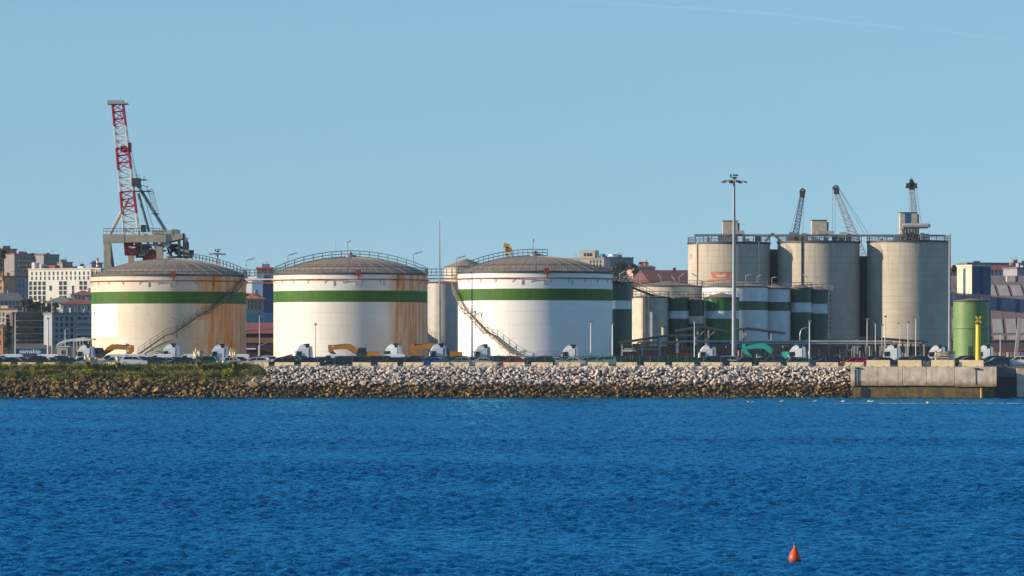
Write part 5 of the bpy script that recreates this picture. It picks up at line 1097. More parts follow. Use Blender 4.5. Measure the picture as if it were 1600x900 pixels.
# ------------------------------------------------------------------ right-hand end
m_blue = M("blue cladding", (.03, .075, .16), .5, var=.12, streak=.15); m_blue2 = M("navy cladding", (.008, .02, .09), .5, var=.1); m_creamclad = M("cream cladding", (.62, .54, .40), .55, var=.06)
def right_end():
    t, r_, h_ = plain_cyl("storage_tank", "pale green tank behind the yellow beacon at the right end", "storage tank", 1517.5, 28, 700, 470, [M("pale green tank paint", (.13, .235, .07), .5, var=.12, streak=.2)], [(470, None, 0)], None, .5)
    a = R(-90) + math.asin((1512 - 1517.5) / 28); d = V((math.cos(a), math.sin(a), 0)); MB().box(d * (r_ + .02) + V((0, 0, 1.6)), (.55, .1, 3.2), a + R(90)).build("door", m_dsteel, t)
    MB().lathe([(r_ + .005, h_ * .55), (r_ + .06, h_ * .55 + .06), (r_ + .005, h_ * .55 + .12)], 72).build("wind_girder", m_litgreen, t)
    Y = 840.0; yaw = R(25); w_, d_ = 31 * Y / F / math.cos(yaw), 19 * Y / F / math.sin(yaw); c = at(1519, 462, Y)
    t = thing("transfer_tower", "cream and blue clad conveyor tower above the pale green tank", "tower", (c.x, Y, YARD), yaw); z0, z1 = zz(463, Y) - YARD, zz(416, Y) - YARD
    MB().bb(0, w_, 0, d_, z0, z1).build("cladding", m_blue, t); MB().bb(-.04, -.003, .1, d_ - .1, z0 + .05, z1 - .05).build("left_cladding", m_creamclad, t); MB().bb(-.07, -.042, d_ * .42, d_ * .58, z0 + .1, z1 - .4).build("stripe", m_blue, t)
    MB().bb(w_ * .42, w_ * .58, -.05, -.003, z0 + .1, z1 - .2).build("dark_stripe", m_blue2, t); MB().bb(-.15, w_ + .15, -.15, d_ + .15, z1 + .003, z1 + .35).build("roof_edge", m_creamclad, t)
    for x in (.2, w_ - .2):
        for y in (.2, d_ - .2): MB().beam((x, y, 0), (x, y, z0), .35, .35).build("leg", m_blue, t)
    Yg = 834.0; o = at(1478, 468, Yg); t = thing("conveyor_gallery", "enclosed blue conveyor gallery sloping down right of the cream and blue tower", "conveyor", o); A = lambda px, py: at(px, py, Yg) - o
    n = 6; p, q = A(1478, 468), A(1650, 483)
    for i in range(n): MB().beam(p.lerp(q, i / n), p.lerp(q, (i + 1) / n - .004), 2.6, 21 * Yg / F).build("gallery_panel", m_blue, t)
    for px in (1555.5, 1585): a = p.lerp(q, (px - 1478) / 172); a2 = p.lerp(q, (px + 4 - 1478) / 172); mb = MB(); mb.beam(a + V((0, -1.34, 0)), a2 + V((0, -1.34, 0)), .06, 20 * Yg / F); mb.build("dark_stripe", m_blue2, t)
    MB().beam(A(1594, 494) , A(1587, 558), .7, .6).build("leaning_leg", m_greydeck, t); MB().beam(A(1500, 484), A(1497, 558), .5, .5).build("leaning_leg", m_gsteel, t)
    mb = MB(); mb.tube(A(1478, 456.5) + V((0, -1.2, 0)), A(1530, 461) + V((0, -1.2, 0)), .06, 4); 
    for i in range(7): a = A(1480 + i * 8, 460) + V((0, -1.2, 0)); mb.tube(a - V((0, 0, .4)), a + V((0, 0, .5)), .05, 4)
    mb.build("gallery_railing", m_dsteel, t)
    # arched warehouse
    m_arch = M("mauve brown roof sheet", (.21, .15, .145), .7, var=.2, scale=.15, streak=.3); m_sky = M("grey rooflight", (.36, .33, .30), .5, var=.12, streak=.2)
    prof = [(868, YARD + 4.5), (869.5, 10.5), (873, 14.5), (879, 18.6), (888, 22.2), (900, 24.5), (914, 24.6)]
    x0, x1 = xx(1466, 868), xx(1720, 868); t = thing("arched_warehouse", "mauve brown arched warehouse behind the blue conveyor gallery", "warehouse", (x0, 868, YARD)); n = 12; W = (x1 - x0) / n
    m_ = MB(); q = [(y - 868, z - YARD) for y, z in prof]
    for i, (a, b) in enumerate(zip(q, q[1:])): m_.add([(.06, a[0], a[1]), (W - .06, a[0], a[1]), (W - .06, b[0], b[1]), (.06, b[0], b[1]), (.06, a[0] + .1, a[1] - .1), (W - .06, a[0] + .1, a[1] - .1), (W - .06, b[0] + .1, b[1] - .1), (.06, b[0] + .1, b[1] - .1)], [(0, 1, 2, 3), (7, 6, 5, 4), (0, 4, 5, 1), (1, 5, 6, 2), (2, 6, 7, 3), (3, 7, 4, 0)])
    p0 = m_.build("roof_panel", m_arch, t)
    for i in range(1, n): dup_part(p0, t, (i * W, 0, 0))
    mb = MB(); vs = [(x, y + .12, z - .12) for x in (0, n * W) for y, z in q] ; k = len(q); mb.add(vs, [(i, k + i, k + i + 1, i + 1) for i in range(k - 1)]); mb.build("roof_frame", m_dsteel, t, fix=False)
    MB().bb(0, n * W, .3, 40, 0, 4.4).build("front_wall", M("shed wall", (.13, .1, .1), .8, var=.2), t)
    MB().bb(0, n * W, 46, 47, 0, 19).build("rear_wall", m_dsteel, t)
    def pane(i, fa, fb, sa, sb):
        a, b = V((0, *q[sa])), V((0, *q[sb])); u, w = a.lerp(b, fa), a.lerp(b, fb); nn = V((0, -(b.z - a.z), (b.y - a.y))).normalized() * .14; x_ = i * W
        mb = MB(); vs = [u + V((x_ + .5, 0, 0)) + nn, u + V((x_ + W - .35, 0, 0)) + nn, w + V((x_ + W - .35, 0, 0)) + nn, w + V((x_ + .5, 0, 0)) + nn]; mb.add(vs + [v - nn * .9 for v in vs], [(0, 1, 2, 3), (7, 6, 5, 4), (0, 4, 5, 1), (1, 5, 6, 2), (2, 6, 7, 3), (3, 7, 4, 0)]); mb.build("rooflight", m_sky, t)
    for i in range(3, 9): pane(i, .25, .95, 3, 4)
    for i in range(1, 9): pane(i, .1, .9, 1, 2)
    for i in range(2, 9, 1): pane(i, .1, .85, 0, 1)
    mb = MB(); c = at(1579, 436, 884) - V((x0, 868, YARD)); mb.box(c, (1.9, 2.2, 1.3)); mb.build("roof_dormer", m_cream, t); MB().box(c + V((1.3, -.2, 0)), (.6, 1.9, 1.4)).build("dormer_side", m_dsteel, t)
    for i in range(10): 
        b = thing("bollard", ("first second third fourth fifth sixth seventh eighth ninth tenth".split()[i]) + " red-capped post from the left before the arched warehouse", "post", (xx(1556 + i * 6, 850), 850, YARD), 0, "posts before the arched warehouse"); MB().bb(-.25, .25, -.2, .2, 0, 1.9).build("post", m_white if i % 2 else m_pink, b); MB().bb(-.3, .3, -.25, .25, 1.9, 2.2).build("cap", m_red, b)
    # navigation beacon on the quay edge
    Yb = 600.0; t = thing("navigation_beacon", "bright yellow beacon column with an X topmark on the quay edge", "beacon", (xx(1528.5, Yb), Yb, YARD)); k = Yb / F; H = zz(508.5, Yb) - YARD
    m_by = M("beacon yellow", (.80, .52, .01), .4, var=.05)
    MB().tube((0, 0, 0), (0, 0, .25), 5.5 * k, 20).tube((0, 0, .25), (0, 0, H), 4.5 * k, 20, 3.9 * k).tube((0, 0, H), (0, 0, H + .12), 4.6 * k, 20).build("column", m_by, t, True)
    mb = MB()
    for s in (-1, 1): mb.beam((s * -.42, 0, H + .4), (s * .42, 0, H + 1.42), .22, .26)
    mb.build("topmark", m_by, t); MB().tube((0, 0, H + .1), (0, 0, H + .45), .16, 10).build("lantern", m_dsteel, t)
    # timber stack and cabinet behind the quay barriers
    Yc_ = 602.0; t = thing("crate_stack", "stack of pale timber crates behind the quay barriers", "crates", (xx(1471.5, Yc_), Yc_, YARD)); k = Yc_ / F; ww = 21 * k
    for i in range(6):
        z = .1 + i * .4
        MB().bb(-ww / 2 + (i % 2) * .06, ww / 2 - (i % 3) * .05, -.6, .6, z, z + .24).build("board_layer", M("pale timber", (.50, .38, .24), .8, var=.25, scale=2) if i == 0 else bpy.data.materials["pale timber"], t)
        for x in (-ww / 2 + .12, 0, ww / 2 - .12): MB().bb(x - .07, x + .07, -.55, .55, z + .24, z + .397).build("spacer", m_dsteel if i % 2 else bpy.data.materials["pale timber"], t)
    t = thing("cabinet", "grey metal cabinet right of the timber crates", "cabinet", (xx(1487, Yc_), Yc_, YARD)); MB().bb(-.5, .5, -.4, .4, 0, zz(549, Yc_) - YARD).build("case", m_gsteel, t); MB().bb(-.45, .45, -.43, -.403, .1, 2.0).build("door", m_greydeck, t)
    t = thing("timber_block", "small worn timber block between two quay barriers", "block", (xx(1448, 598.2), 598.2, YARD)); MB().bb(-.45, .45, -.25, .25, 0, .8).build("block", bpy.data.materials["pale timber"], t); MB().bb(-.46, .46, -.1, .1, .803, .9).build("strap", m_dsteel, t)
right_end()

# ------------------------------------------------------------------ the town behind
m_frame = M("window frame", (.55, .54, .5), .6, var=.05)
def window_mesh():
    mb = MB(); mb.mat(0).bb(-.5, .5, -.06, .0, .47, .5).bb(-.5, .5, -.06, 0, -.5, -.46).bb(-.5, -.45, -.06, 0, -.46, .47).bb(.45, .5, -.06, 0, -.46, .47); mb.mat(1).bb(-.45, .45, -.025, -.005, -.46, .47)
    o = mb.build("window", [m_frame, m_glass]); me = o.data; bpy.data.objects.remove(o); return me
WIN = window_mesh()
def building(label, px0, px1, ytop, Y, wall, wins=(), yaw=0, depth=12, roof="flat", roof_h=0, rmat=None, name="apartment_building", base=None, balconies=(), group="buildings of the town behind the port"):
    yaw = R(yaw); Wd = (px1 - px0) * Y / F / math.cos(yaw); cx = xx((px0 + px1) / 2, Y); zg = (terrain_z(cx, Y) if base is None else base) - 4; zt = zz(ytop, Y)
    t = thing(name, label, "building", (cx, Y, zg), -yaw, group); H = zt - zg
    MB().bb(-Wd / 2, Wd / 2, 0, depth, 0, H).build("wall", wall, t)
    rmat = rmat or m_brick
    if roof == "flat":
        MB().bb(-Wd / 2 - .25, Wd / 2 + .25, -.25, depth + .25, H, H + .5).build("roof", rmat, t); q = random.Random(int(px0 * 7 + Y))
        for _ in range(min(4, int(Wd / 4))):
            x, y, w2, h2 = q.uniform(-.42, .42) * Wd, q.uniform(.3, .8) * depth, q.uniform(.5, 1.4), q.uniform(.5, 1.5); MB().bb(x - w2, x + w2, y - 1, y + 1, H + .503, H + .5 + h2).build("roof_hut", wall, t)
            x = q.uniform(-.42, .42) * Wd; mb = MB(); mb.tube((x, depth / 2, H + .5), (x, depth / 2, H + 2.6), .06, 4); mb.tube((x - .6, depth / 2, H + 2.3), (x + .6, depth / 2, H + 2.3), .05, 4); mb.build("aerial", m_gsteel, t)
    else:
        e = .6; a = (-Wd / 2 - e, Wd / 2 + e, -e, depth + e); i = depth / 2 if roof == "hip" else -e * 0
        mb = MB(); mb.add([(a[0], a[2], H), (a[1], a[2], H), (a[1], a[3], H), (a[0], a[3], H), (a[0] + i + e, depth / 2, H + roof_h), (a[1] - i - e, depth / 2, H + roof_h)], [(0, 1, 5, 4), (2, 3, 4, 5), (1, 2, 5), (3, 0, 4), (3, 2, 1, 0)]); r_ = mb.build("roof", rmat, t)
        MB().bb(Wd * .2, Wd * .2 + .9, depth / 2 + .6, depth / 2 + 1.5, H + roof_h * .4, H + roof_h + .9).build("chimney", wall, r_)
    for u0, u1, n, p0, p1, m, wf, hh in wins:       # across: u0..u1 of the front, n windows; rows at photo rows p0..p1, m of them; width share, height in m
        for j in range(m):
            py = p0 + (p1 - p0) * (j / (m - 1) if m > 1 else 0)
            for i in range(n):
                u = u0 + (u1 - u0) * (i + .5) / n; o = bpy.data.objects.new("window", WIN); col.objects.link(o); o.parent = t
                o.location = ((u - .5) * Wd, -.004, zz(py, Y) - zg); o.scale = ((u1 - u0) * Wd / n * wf, 1.5, hh)
    for u0, u1, py in balconies:
        b = MB().bb((u0 - .5) * Wd, (u1 - .5) * Wd, -1.1, -.01, zz(py, Y) - zg - .15, zz(py, Y) - zg).build("balcony", m_frame, t); MB().bb((u0 - .5) * Wd, (u1 - .5) * Wd, -1.1, -1.05, zz(py, Y) - zg, zz(py, Y) - zg + .9).build("balcony_rail", wall, b)
    return t, Wd, H
c_ = lambda n, r, g, b: M(n, (r, g, b), .85, var=.12, scale=.15, streak=.2)
w_white, w_grey, w_blue, w_dk, w_pink, w_cream = c_("white render", .66, .63, .57), c_("grey brown render", .22, .20, .19), c_("blue grey render", .26, .29, .33), c_("dark brick", .10, .055, .045), c_("pink render", .44, .28, .22), c_("cream render", .50, .45, .35)
m_flat = M("grey flat roof", (.16, .15, .14), .9, var=.2)
t, Wd, H = building("dark apartment tower with a brown roof at the far left of the skyline", -30, 24, 390, 1700, w_grey, [(.1, .95, 6, 397, 423, 4, .6, 1.5)], -30, 14, rmat=m_brick); MB().bb(Wd * .2, Wd * .4, 3, 8, H + .5, H + 1.8).build("roof_house", w_grey, t)
building("broad dark apartment block with red flat roof on the left skyline", 24, 69, 398, 1690, w_grey, [(.05, .95, 8, 403, 424, 4, .7, 1.6)], -28, 14, balconies=((.1, .9, 408), (.1, .9, 415)))
building("dark apartment block stepping down to the right on the left skyline", 69, 92, 399, 1680, w_grey, [(.1, .9, 4, 404, 420, 3, .6, 1.6)], -25, 14, rmat=m_flat)
building("small dark roof house just above the big white block", 98, 113, 411, 1640, w_grey, [(.1, .9, 3, 415, 415, 1, .6, 1.2)], -20, 9, rmat=m_flat); building("flat dark roofline behind the big white block's right end", 113, 131, 418, 1640, w_grey, (), -10, 9, rmat=m_flat)
t, Wd, H = building("large sunlit white block with rows of dark windows on the left", 41, 160, 421, 1560, w_white, [(.02, .98, 16, 427, 434.5, 2, .32, 1.5), (.0, .25, 4, 442.5, 465, 4, .72, 1.7), (.42, .54, 2, 442.5, 465, 4, .8, 1.7), (.70, .82, 2, 442.5, 450, 2, .8, 1.7), (.29, .33, 1, 450, 450, 1, .9, 2.2), (.6, .64, 1, 450, 457, 2, .8, 2.0)], 24, 14, rmat=c_("parapet", .55, .5, .42))
MB().bb(-Wd * .49, -Wd * .45, 2, 6, H + .5, H + 3).build("roof_house", w_white, t); MB().bb(-Wd * .38, -Wd * .36, 2, 6, H + .5, H + 2.2).build("roof_house", w_white, t); MB().bb(-Wd * .33, -Wd * .2, 4, 8, H + .5, H + 1.8).build("roof_house", m_brick, t)
building("blue grey block in shade left of the big white block", 7, 42, 433, 1490, w_blue, [(.1, .9, 5, 439, 462, 4, .55, 1.6)], -30, 12); building("orange sunlit wall at the picture's left edge below the dark tower", -14, 6, 433, 1480, c_("orange render", .5, .26, .13), [(.1, .9, 3, 440, 460, 3, .4, 1.5)], 20, 10)
building("low dark-roofed hall below the blue grey block", -20, 34, 470, 1400, w_blue, [(.1, .9, 8, 474, 474, 1, .4, 1.2)], -20, 12, "gable", 3, m_flat, "hall")
building("white house with grey gable roof below the big white block", 70, 113, 473, 1400, w_white, [(.1, .9, 4, 478, 478, 1, .3, 1.4)], 10, 10, "hip", 2.6, m_flat, "house")
building("upper red-roofed house beside the stained tank", 111, 150, 461, 1430, w_cream, [(.1, .9, 5, 465, 465, 1, .45, 1.5)], -8, 10, "hip", 1.8, None, "house"); building("lower wide red-roofed house beside the stained tank", 95, 152, 475, 1380, w_cream, [(.05, .95, 7, 481, 481, 1, .45, 1.7)], -8, 10, "hip", 1.7, None, "house")
building("cream low building behind the cypress at the left edge", -6, 28, 484, 1250, w_cream, [(.05, .95, 5, 491, 500, 2, .35, 1.3)], 12, 10, rmat=m_brick)
building("dark brick apartment block with pale floor bands behind the blue container", 21, 80, 490, 1150, w_dk, [(.12, .97, 6, 496, 537, 5, .68, 1.5)], -16, 12, rmat=m_flat, balconies=tuple((.1, .98, 500.5 + 10.3 * i) for i in range(4)))
building("blue grey apartment block with square windows beside the stained tank", 82, 150, 491, 1130, w_blue, [(.05, .5, 4, 498, 535, 5, .62, 1.3), (.55, .95, 3, 499, 536, 4, .8, 1.5)], -18, 12, rmat=m_flat, balconies=tuple((.54, .96, 504 + 9.5 * i) for i in range(4)))
building("orange brick wall at the bottom left edge behind the cars", -14, 5, 512, 1040, c_("orange brick", .42, .2, .1), [(.1, .9, 2, 520, 535, 2, .4, 1.2)], 15, 8, rmat=m_flat)
building("pale blue grey building carrying the red and white light tower", 143, 160, 412, 1620, w_blue, [(.1, .9, 3, 416, 424, 2, .5, 1.3)], -10, 9, rmat=m_flat)
t = thing("light_tower", "small red and white banded light tower left of the crane's leg", "tower", (xx(152.5, 1612), 1612, zz(416, 1612))); 
for i in range(4): MB().tube((0, 0, -.2 + i * .8), (0, 0, .6 + i * .8), .62 - i * .04, 10).build("band", m_red if i % 2 else m_white, t, True)
MB().tube((0, 0, 3.0), (0, 0, 3.6), .35, 8).build("lantern", m_red, t)
# between the first two tanks
building("narrow white sunlit gable in the gap between the first two tanks", 378, 398, 440, 1200, w_white, [(.3, .9, 1, 447, 458, 2, .5, 1.8)], 14, 9, rmat=m_flat, name="house"); building("blue grey wall next to the narrow white gable", 398, 412, 438, 1190, w_blue, [(.1, .9, 2, 444, 460, 3, .4, 1.3)], -20, 9, rmat=m_flat)
building("deep blue clad block filling the right of the gap between tanks", 411, 436, 437, 1160, m_blue, [], -25, 9, rmat=m_blue, name="warehouse")
building("pink house with a hipped tile roof between the first two tanks", 380, 412, 467, 1080, w_pink, [(.15, .9, 4, 473, 480, 2, .35, 1.2)], -12, 9, "hip", 1.7, M("bright clay tile", (.40, .15, .09), .85, var=.25), "house")
t, Wd, H = building("control room with a red band and two aerials between the first two tanks", 401, 425, 420, 1230, c_("control room wall", .2, .2, .24), [(.05, .95, 4, 423.5, 423.5, 1, .8, 1.0)], 0, 6, rmat=m_red, name="control_room")
for x in (-.8, .9): MB().tube((x, 3, H), (x, 3, H + 2.2), .05, 4).build("aerial", m_dsteel, t)
def box_thing(name, label, cat, px0, px1, py0, py1, Y, mt, dep=2.4, z=None, group=None):
    a, b = at(px0, py1, Y), at(px1, py0, Y); t = thing(name, label, cat, ((a.x + b.x) / 2, Y, a.z), 0, group); w_, h = b.x - a.x, b.z - a.z
    MB().bb(-w_ / 2, w_ / 2, 0, dep, 0, h).build("shell", mt, t); n = max(3, int(w_ / .5)); mb = MB()
    for i in range(n): x = -w_ / 2 + (i + .25) * w_ / n; mb.bb(x, x + w_ / n * .5, -.05, -.003, .12, h - .12)
    mb.build("corrugation", mt, t); return t, w_, h
m_teal = M("teal steel", (.03, .16, .22), .5, var=.15, streak=.2)
box_thing("shipping_container", "teal container block, taller one between the first two tanks", "container", 384, 411, 487, 508, 980, m_teal); box_thing("shipping_container", "blue container block right of the teal one", "container", 411.5, 432, 489, 508, 975, M("blue steel", (.03, .13, .26), .5, var=.15))
t, Wd, H = building("maroon shed with a red sloping roof between the first two tanks", 372, 446, 521, 905, c_("maroon cladding", .055, .022, .035), [], 0, 16, "gable", 2.6, M("red sheet roof", (.26, .075, .06), .7, var=.2), "shed", base=YARD + 4)
MB().bb(-Wd / 2, Wd / 2, -.3, -.02, 4, 5.2).build("brown_plinth", c_("ochre plinth", .25, .13, .06), t); MB().bb(-Wd * .45, -Wd * .12, -.8, -.05, zz(546, 905) - YARD, zz(544, 905) - YARD).build("pale_awning", m_white, t)
plain_cyl("storage_tank", "distant tank with a brown domed roof between the second and third tanks", "storage tank", 728, 34, 905, 417, [m_cream], [(417, None, 0)], None, 2.0, False)
# hill to the right of the third tank
t, Wd, H = building("beige institutional building with a raised centre on the right-hand hill", 882, 943.5, 404.5, 1720, c_("beige stone", .46, .41, .32), [(.1, .4, 3, 409, 409, 1, .5, 1.5), (.62, .95, 4, 409, 415, 2, .45, 1.5)], 14, 13, rmat=c_("stone coping", .36, .32, .26), base=30)
MB().bb(-Wd * .12, Wd * .26, 1, 9, H + .5, H + 3.9).build("centre_block", c_("beige stone upper", .44, .39, .31), t); MB().bb(Wd * .3, Wd * .36, 2, 5, H + .5, H + 1.8).build("roof_house", m_white, t)
for x in (-.02, .06, .13): MB().bb(Wd * x, Wd * x + 1.0, .9, .99, H + 1.2, H + 2.6).build("centre_window", m_glass, t)
t, Wd, H = building("long blue building with white roof boxes on the right-hand hill", 943.5, 990, 403.5, 1735, c_("blue render", .12, .2, .32), [(.1, .95, 7, 409, 409, 1, .5, 1.3)], -22, 11, rmat=m_flat, base=30)
MB().bb(-Wd * .16, Wd * .03, 2, 6, H + .5, H + 1.9).build("roof_house", m_white, t); MB().bb(Wd * .08, Wd * .2, 3, 6, H + .5, H + 1.7).build("roof_house", w_blue, t)
building("small white and pink villa on the right-hand hilltop", 1000, 1012, 413, 1690, w_white, [(.1, .9, 2, 416, 416, 1, .4, 1.2)], 0, 7, "hip", 1.2, None, "house", base=34); building("red-roofed house below the hilltop villa", 990, 1024, 418, 1660, w_pink, [(.1, .9, 4, 421, 421, 1, .4, 1.0)], -20, 8, "gable", 1.0, None, "house", base=30)
t, Wd, H = building("long dark shed with a broad red roof left of the silos", 1016, 1092, 441, 1380, w_dk, [], -14, 26, "gable", 4.6, M("dark red roof", (.13, .045, .04), .85, var=.25), "shed", base=20)
# right skyline
building("long red-roofed terrace above the arched warehouse", 1494, 1625, 422, 1320, c_("greyish white render", .45, .42, .4), [(.02, .98, 20, 424, 429, 2, .4, 1.2)], -6, 12, "gable", 1.8, M("deep red tile", (.22, .05, .04), .85, var=.25), "terrace", base=22); building("dark flat-roofed block along the right-hand skyline", 1510, 1640, 412.5, 1420, w_grey, [(.02, .98, 18, 416, 416, 1, .5, 1.2)], -12, 12, rmat=m_flat, base=24); building("grey lilac block cut by the picture's right edge", 1588, 1640, 420, 1280, c_("lilac render", .3, .28, .33), [(.1, .9, 6, 426, 426, 1, .4, 1.0)], -20, 10, rmat=m_flat, base=20); building("dim blue house at the right silo's edge", 1478, 1502, 424, 1240, w_blue, [(.1, .9, 3, 430, 430, 1, .4, 1.2)], -25, 9, "hip", 1.2, None, "house", base=20)
# container, cabin and canopy at the left
t, w_, h = box_thing("shipping_container", "blue container with white lettering at the left of the yard", "container", 20, 72, 545, 560, 705, M("container blue", (.012, .11, .26), .5, var=.12, streak=.2), 2.5)
def text(s, parent, loc, size, mat, wide=None, name="lettering"):
    cu = bpy.data.curves.new("t", 'FONT'); cu.body = s; cu.align_x = 'CENTER'; cu.align_y = 'CENTER'; cu.size = size; cu.offset = size * .022; cu.extrude = .01
    o = bpy.data.objects.new("t", cu); col.objects.link(o); bpy.context.view_layer.update(); me = bpy.data.meshes.new_from_object(o.evaluated_get(bpy.context.evaluated_depsgraph_get())); bpy.data.objects.remove(o)
    r = bpy.data.objects.new(name, me); col.objects.link(r); me.materials.clear(); me.materials.append(mat); r.parent = parent; r.location = loc; r.rotation_euler = (R(90), 0, 0)
    if wide: r.scale = (wide / max(.01, r.dimensions.x), 1, 1)
    return r
text("samskip", t, (.12, -.07, h - 4.3 * 705 / F), 1.0, m_white, 33 * 705 / F)
t2, w2, h2 = box_thing("shipping_container", "dull red container low behind the white vans on the left", "container", 34, 51, 555.5, 564, 700, M("container red", (.22, .05, .04), .6, var=.2), 2.4)
t = thing("site_cabin", "pale site cabin with one window left of the stained tank", "cabin", (xx(98, 688), 688, YARD)); k = 688 / F; hh = zz(542, 688) - YARD
MB().bb(-9 * k, 8 * k, 0, 2.4, 0, hh).build("wall", m_cream, t); MB().bb(-9.6 * k, 8.6 * k, -.1, 2.6, hh, hh + .14).build("roof", m_white, t); w_ = MB().bb(-2.6 * k, 1.8 * k, -.07, -.003, hh - 1.4, hh - .5).build("window", m_frame, t); MB().bb(-2.1 * k, 1.3 * k, -.09, -.073, hh - 1.3, hh - .6).build("pane", m_glass, w_); MB().bb(8.02 * k, 12 * k, .2, 2.6, 0, hh - .1).build("annex", w_blue, t)
t = thing("frame_canopy", "pale curved steel canopy frame between the site cabin and the stained tank", "canopy", (xx(115, 700), 700, YARD)); o = V((xx(115, 700), 700, YARD)); A = lambda px, py, dy=0: at(px, py, 700) - o + V((0, dy, 0))
for dy in (0, 5): 
    mb = MB(); pts = [(89, 540), (93, 536), (100, 533), (112, 531), (133, 528)]
    for a, b in zip(pts, pts[1:]): mb.beam(A(*a, dy), A(*b, dy), .3, .28)
    mb.beam(A(114, 532.5, dy), A(146, 530, dy), .3, .28); mb.build("roof_beam", m_white if dy == 0 else m_cream, t)
for px, py in ((115, 532), (125, 531), (138, 531), (90, 540)):
    for dy in (0, 5): a = A(px, py, dy); MB().beam(a, V((a.x, a.y, 0)), .22, .22).build("post", m_cream, t)
for px in (112, 124, 136): MB().beam(A(px, 531.5, 0), A(px, 531.5, 5), .16, .16).build("purlin", m_greydeck, t)

# ------------------------------------------------------------------ trees and plants
def leaf_mat(name, c, c2):
    m, n, l, b = node_mat(name); g = n.new("ShaderNodeNewGeometry"); cr = n.new("ShaderNodeValToRGB"); cr.color_ramp.elements[0].color = (*c, 1); cr.color_ramp.elements[1].color = (*c2, 1); l.new(g.outputs['Random Per Island'], cr.inputs[0]); l.new(cr.outputs[0], b.inputs['Base Color']); b.inputs['Roughness'].default_value = .7; b.inputs['Specular IOR Level'].default_value = .2; return m
m_leaf = leaf_mat("tree leaves", (.018, .03, .014), (.06, .075, .03)); m_scrub = leaf_mat("scrub leaves", (.10, .14, .016), (.40, .38, .06)); m_dry = leaf_mat("dry grass", (.18, .14, .045), (.42, .33, .13)); m_bark = M("bark", (.06, .045, .03), .9, var=.3); m_plume = leaf_mat("pampas plume", (.62, .50, .32), (.85, .72, .50))
def leaves(mb, c, r, n, size, rr, sq=1.0):
    for _ in range(n):
        d = V((rr.gauss(0, 1), rr.gauss(0, 1), rr.gauss(0, 1))).normalized() * (rr.random() ** .45); p = c + V((d.x * r, d.y * r, d.z * r * sq)); u = V((rr.gauss(0, 1), rr.gauss(0, 1), rr.gauss(0, .6))).normalized(); w = u.orthogonal().normalized(); s = size * rr.uniform(.6, 1.4)
        mb.add([p - u * s, p + w * s * .6, p + u * s, p - w * s * .6], [(0, 1, 2, 3)])
def tree(label, px, ytop, ybot, wpx, Y, seed, mt=m_leaf, cypress=False):
    rr = random.Random(seed); zb = zz(ybot, Y); h = zz(ytop, Y) - zb; r = wpx * Y / F / 2; t = thing("cypress_tree" if cypress else "broadleaf_tree", label, "tree", (xx(px, Y), Y, zb), 0, "trees of the town behind the port"); mb = MB(); mb.tube((0, 0, -6), (0, 0, h * .5), .35, 7, .2)
    cs = []
    if cypress:
        for i in range(9): f = i / 8; cs.append((V((rr.uniform(-.1, .1), rr.uniform(-.1, .1), h * (.06 + .9 * f))), r * (1.0 - .75 * f ** 2)))
    else:
        for i in range(9): a = rr.uniform(0, 6.28); q = rr.uniform(.2, .75) * r; c = V((q * math.cos(a), q * math.sin(a), h * rr.uniform(.4, .88))); cs.append((c, r * rr.uniform(.3, .5))); mb.tube((0, 0, h * .3), c, .14, 5, .05)
    mb.build("trunk", m_bark, t); mb = MB()
    for c, q in cs: leaves(mb, c, q, 60, .38, rr, .85)
    mb.build("crown", mt, t, fix=False)
tree("dark slender cypress at the left edge before the cream building", 12, 492, 546, 12, 1035, 1, cypress=True)
for i, (px, a, b, w, lab) in enumerate(((34, 467, 490, 22, "leftmost bushy tree above the dark brick block"), (47, 464, 490, 20, "dark tree above the dark brick block's middle"), (58, 470, 490, 16, "small dark tree above the dark brick block's right end"), (71, 474, 491, 16, "tree in front of the white house with grey roof"), (85, 473, 491, 16, "dark tree just left of the lower red-roofed house"), (5, 389, 412, 12, "dark tree against the dark tower at the left edge"),
                                          (962, 407, 440, 24, "pale olive tree on the hill below the blue building"), (976, 405, 430, 22, "dark round tree at the hill's right shoulder"), (990, 410, 436, 20, "dark tree just left of the hilltop villa"), (1022, 420, 446, 26, "dark tree below the red-roofed hill house"), (1008, 424, 450, 28, "broad dark tree on the lower right hillside"), (945, 416, 446, 26, "bushy tree at the third tank's right shoulder"), (1490, 413, 432, 8, "dark pointed tree beside the tall right-hand mast"))):
    tree(lab, px, a, b, w, 1300 if px < 100 else (1620 if px < 1100 else 1200), 40 + i)
def wood():
    rr = random.Random(8); mb = MB()
    for _ in range(330):
        px = rr.gauss(985, 42); px = min(1090, max(900, px)); Y = rr.uniform(1250, 1700); x = xx(px, Y); z = terrain_z(x, Y); leaves(mb, V((x, Y, z + rr.uniform(.5, 3.5))), rr.uniform(1.8, 3.6), 26, .6, rr, .8)
    for _ in range(160):
        px = rr.uniform(-40, 150); Y = rr.uniform(1200, 1500); x = xx(px, Y); leaves(mb, V((x, Y, terrain_z(x, Y) + 2)), rr.uniform(1.5, 3), 22, .55, rr, .8)
    for _ in range(120):
        px = rr.choice((rr.uniform(370, 440), rr.uniform(1480, 1640))); Y = rr.uniform(1050, 1500); x = xx(px, Y); leaves(mb, V((x, Y, terrain_z(x, Y) + 2)), rr.uniform(1.5, 3), 22, .55, rr, .8)
    tag(mb.build("hillside_wood", m_leaf, fix=False), "dark scrubby woodland covering the hillside behind the port", "woodland", kind="stuff")
wood()
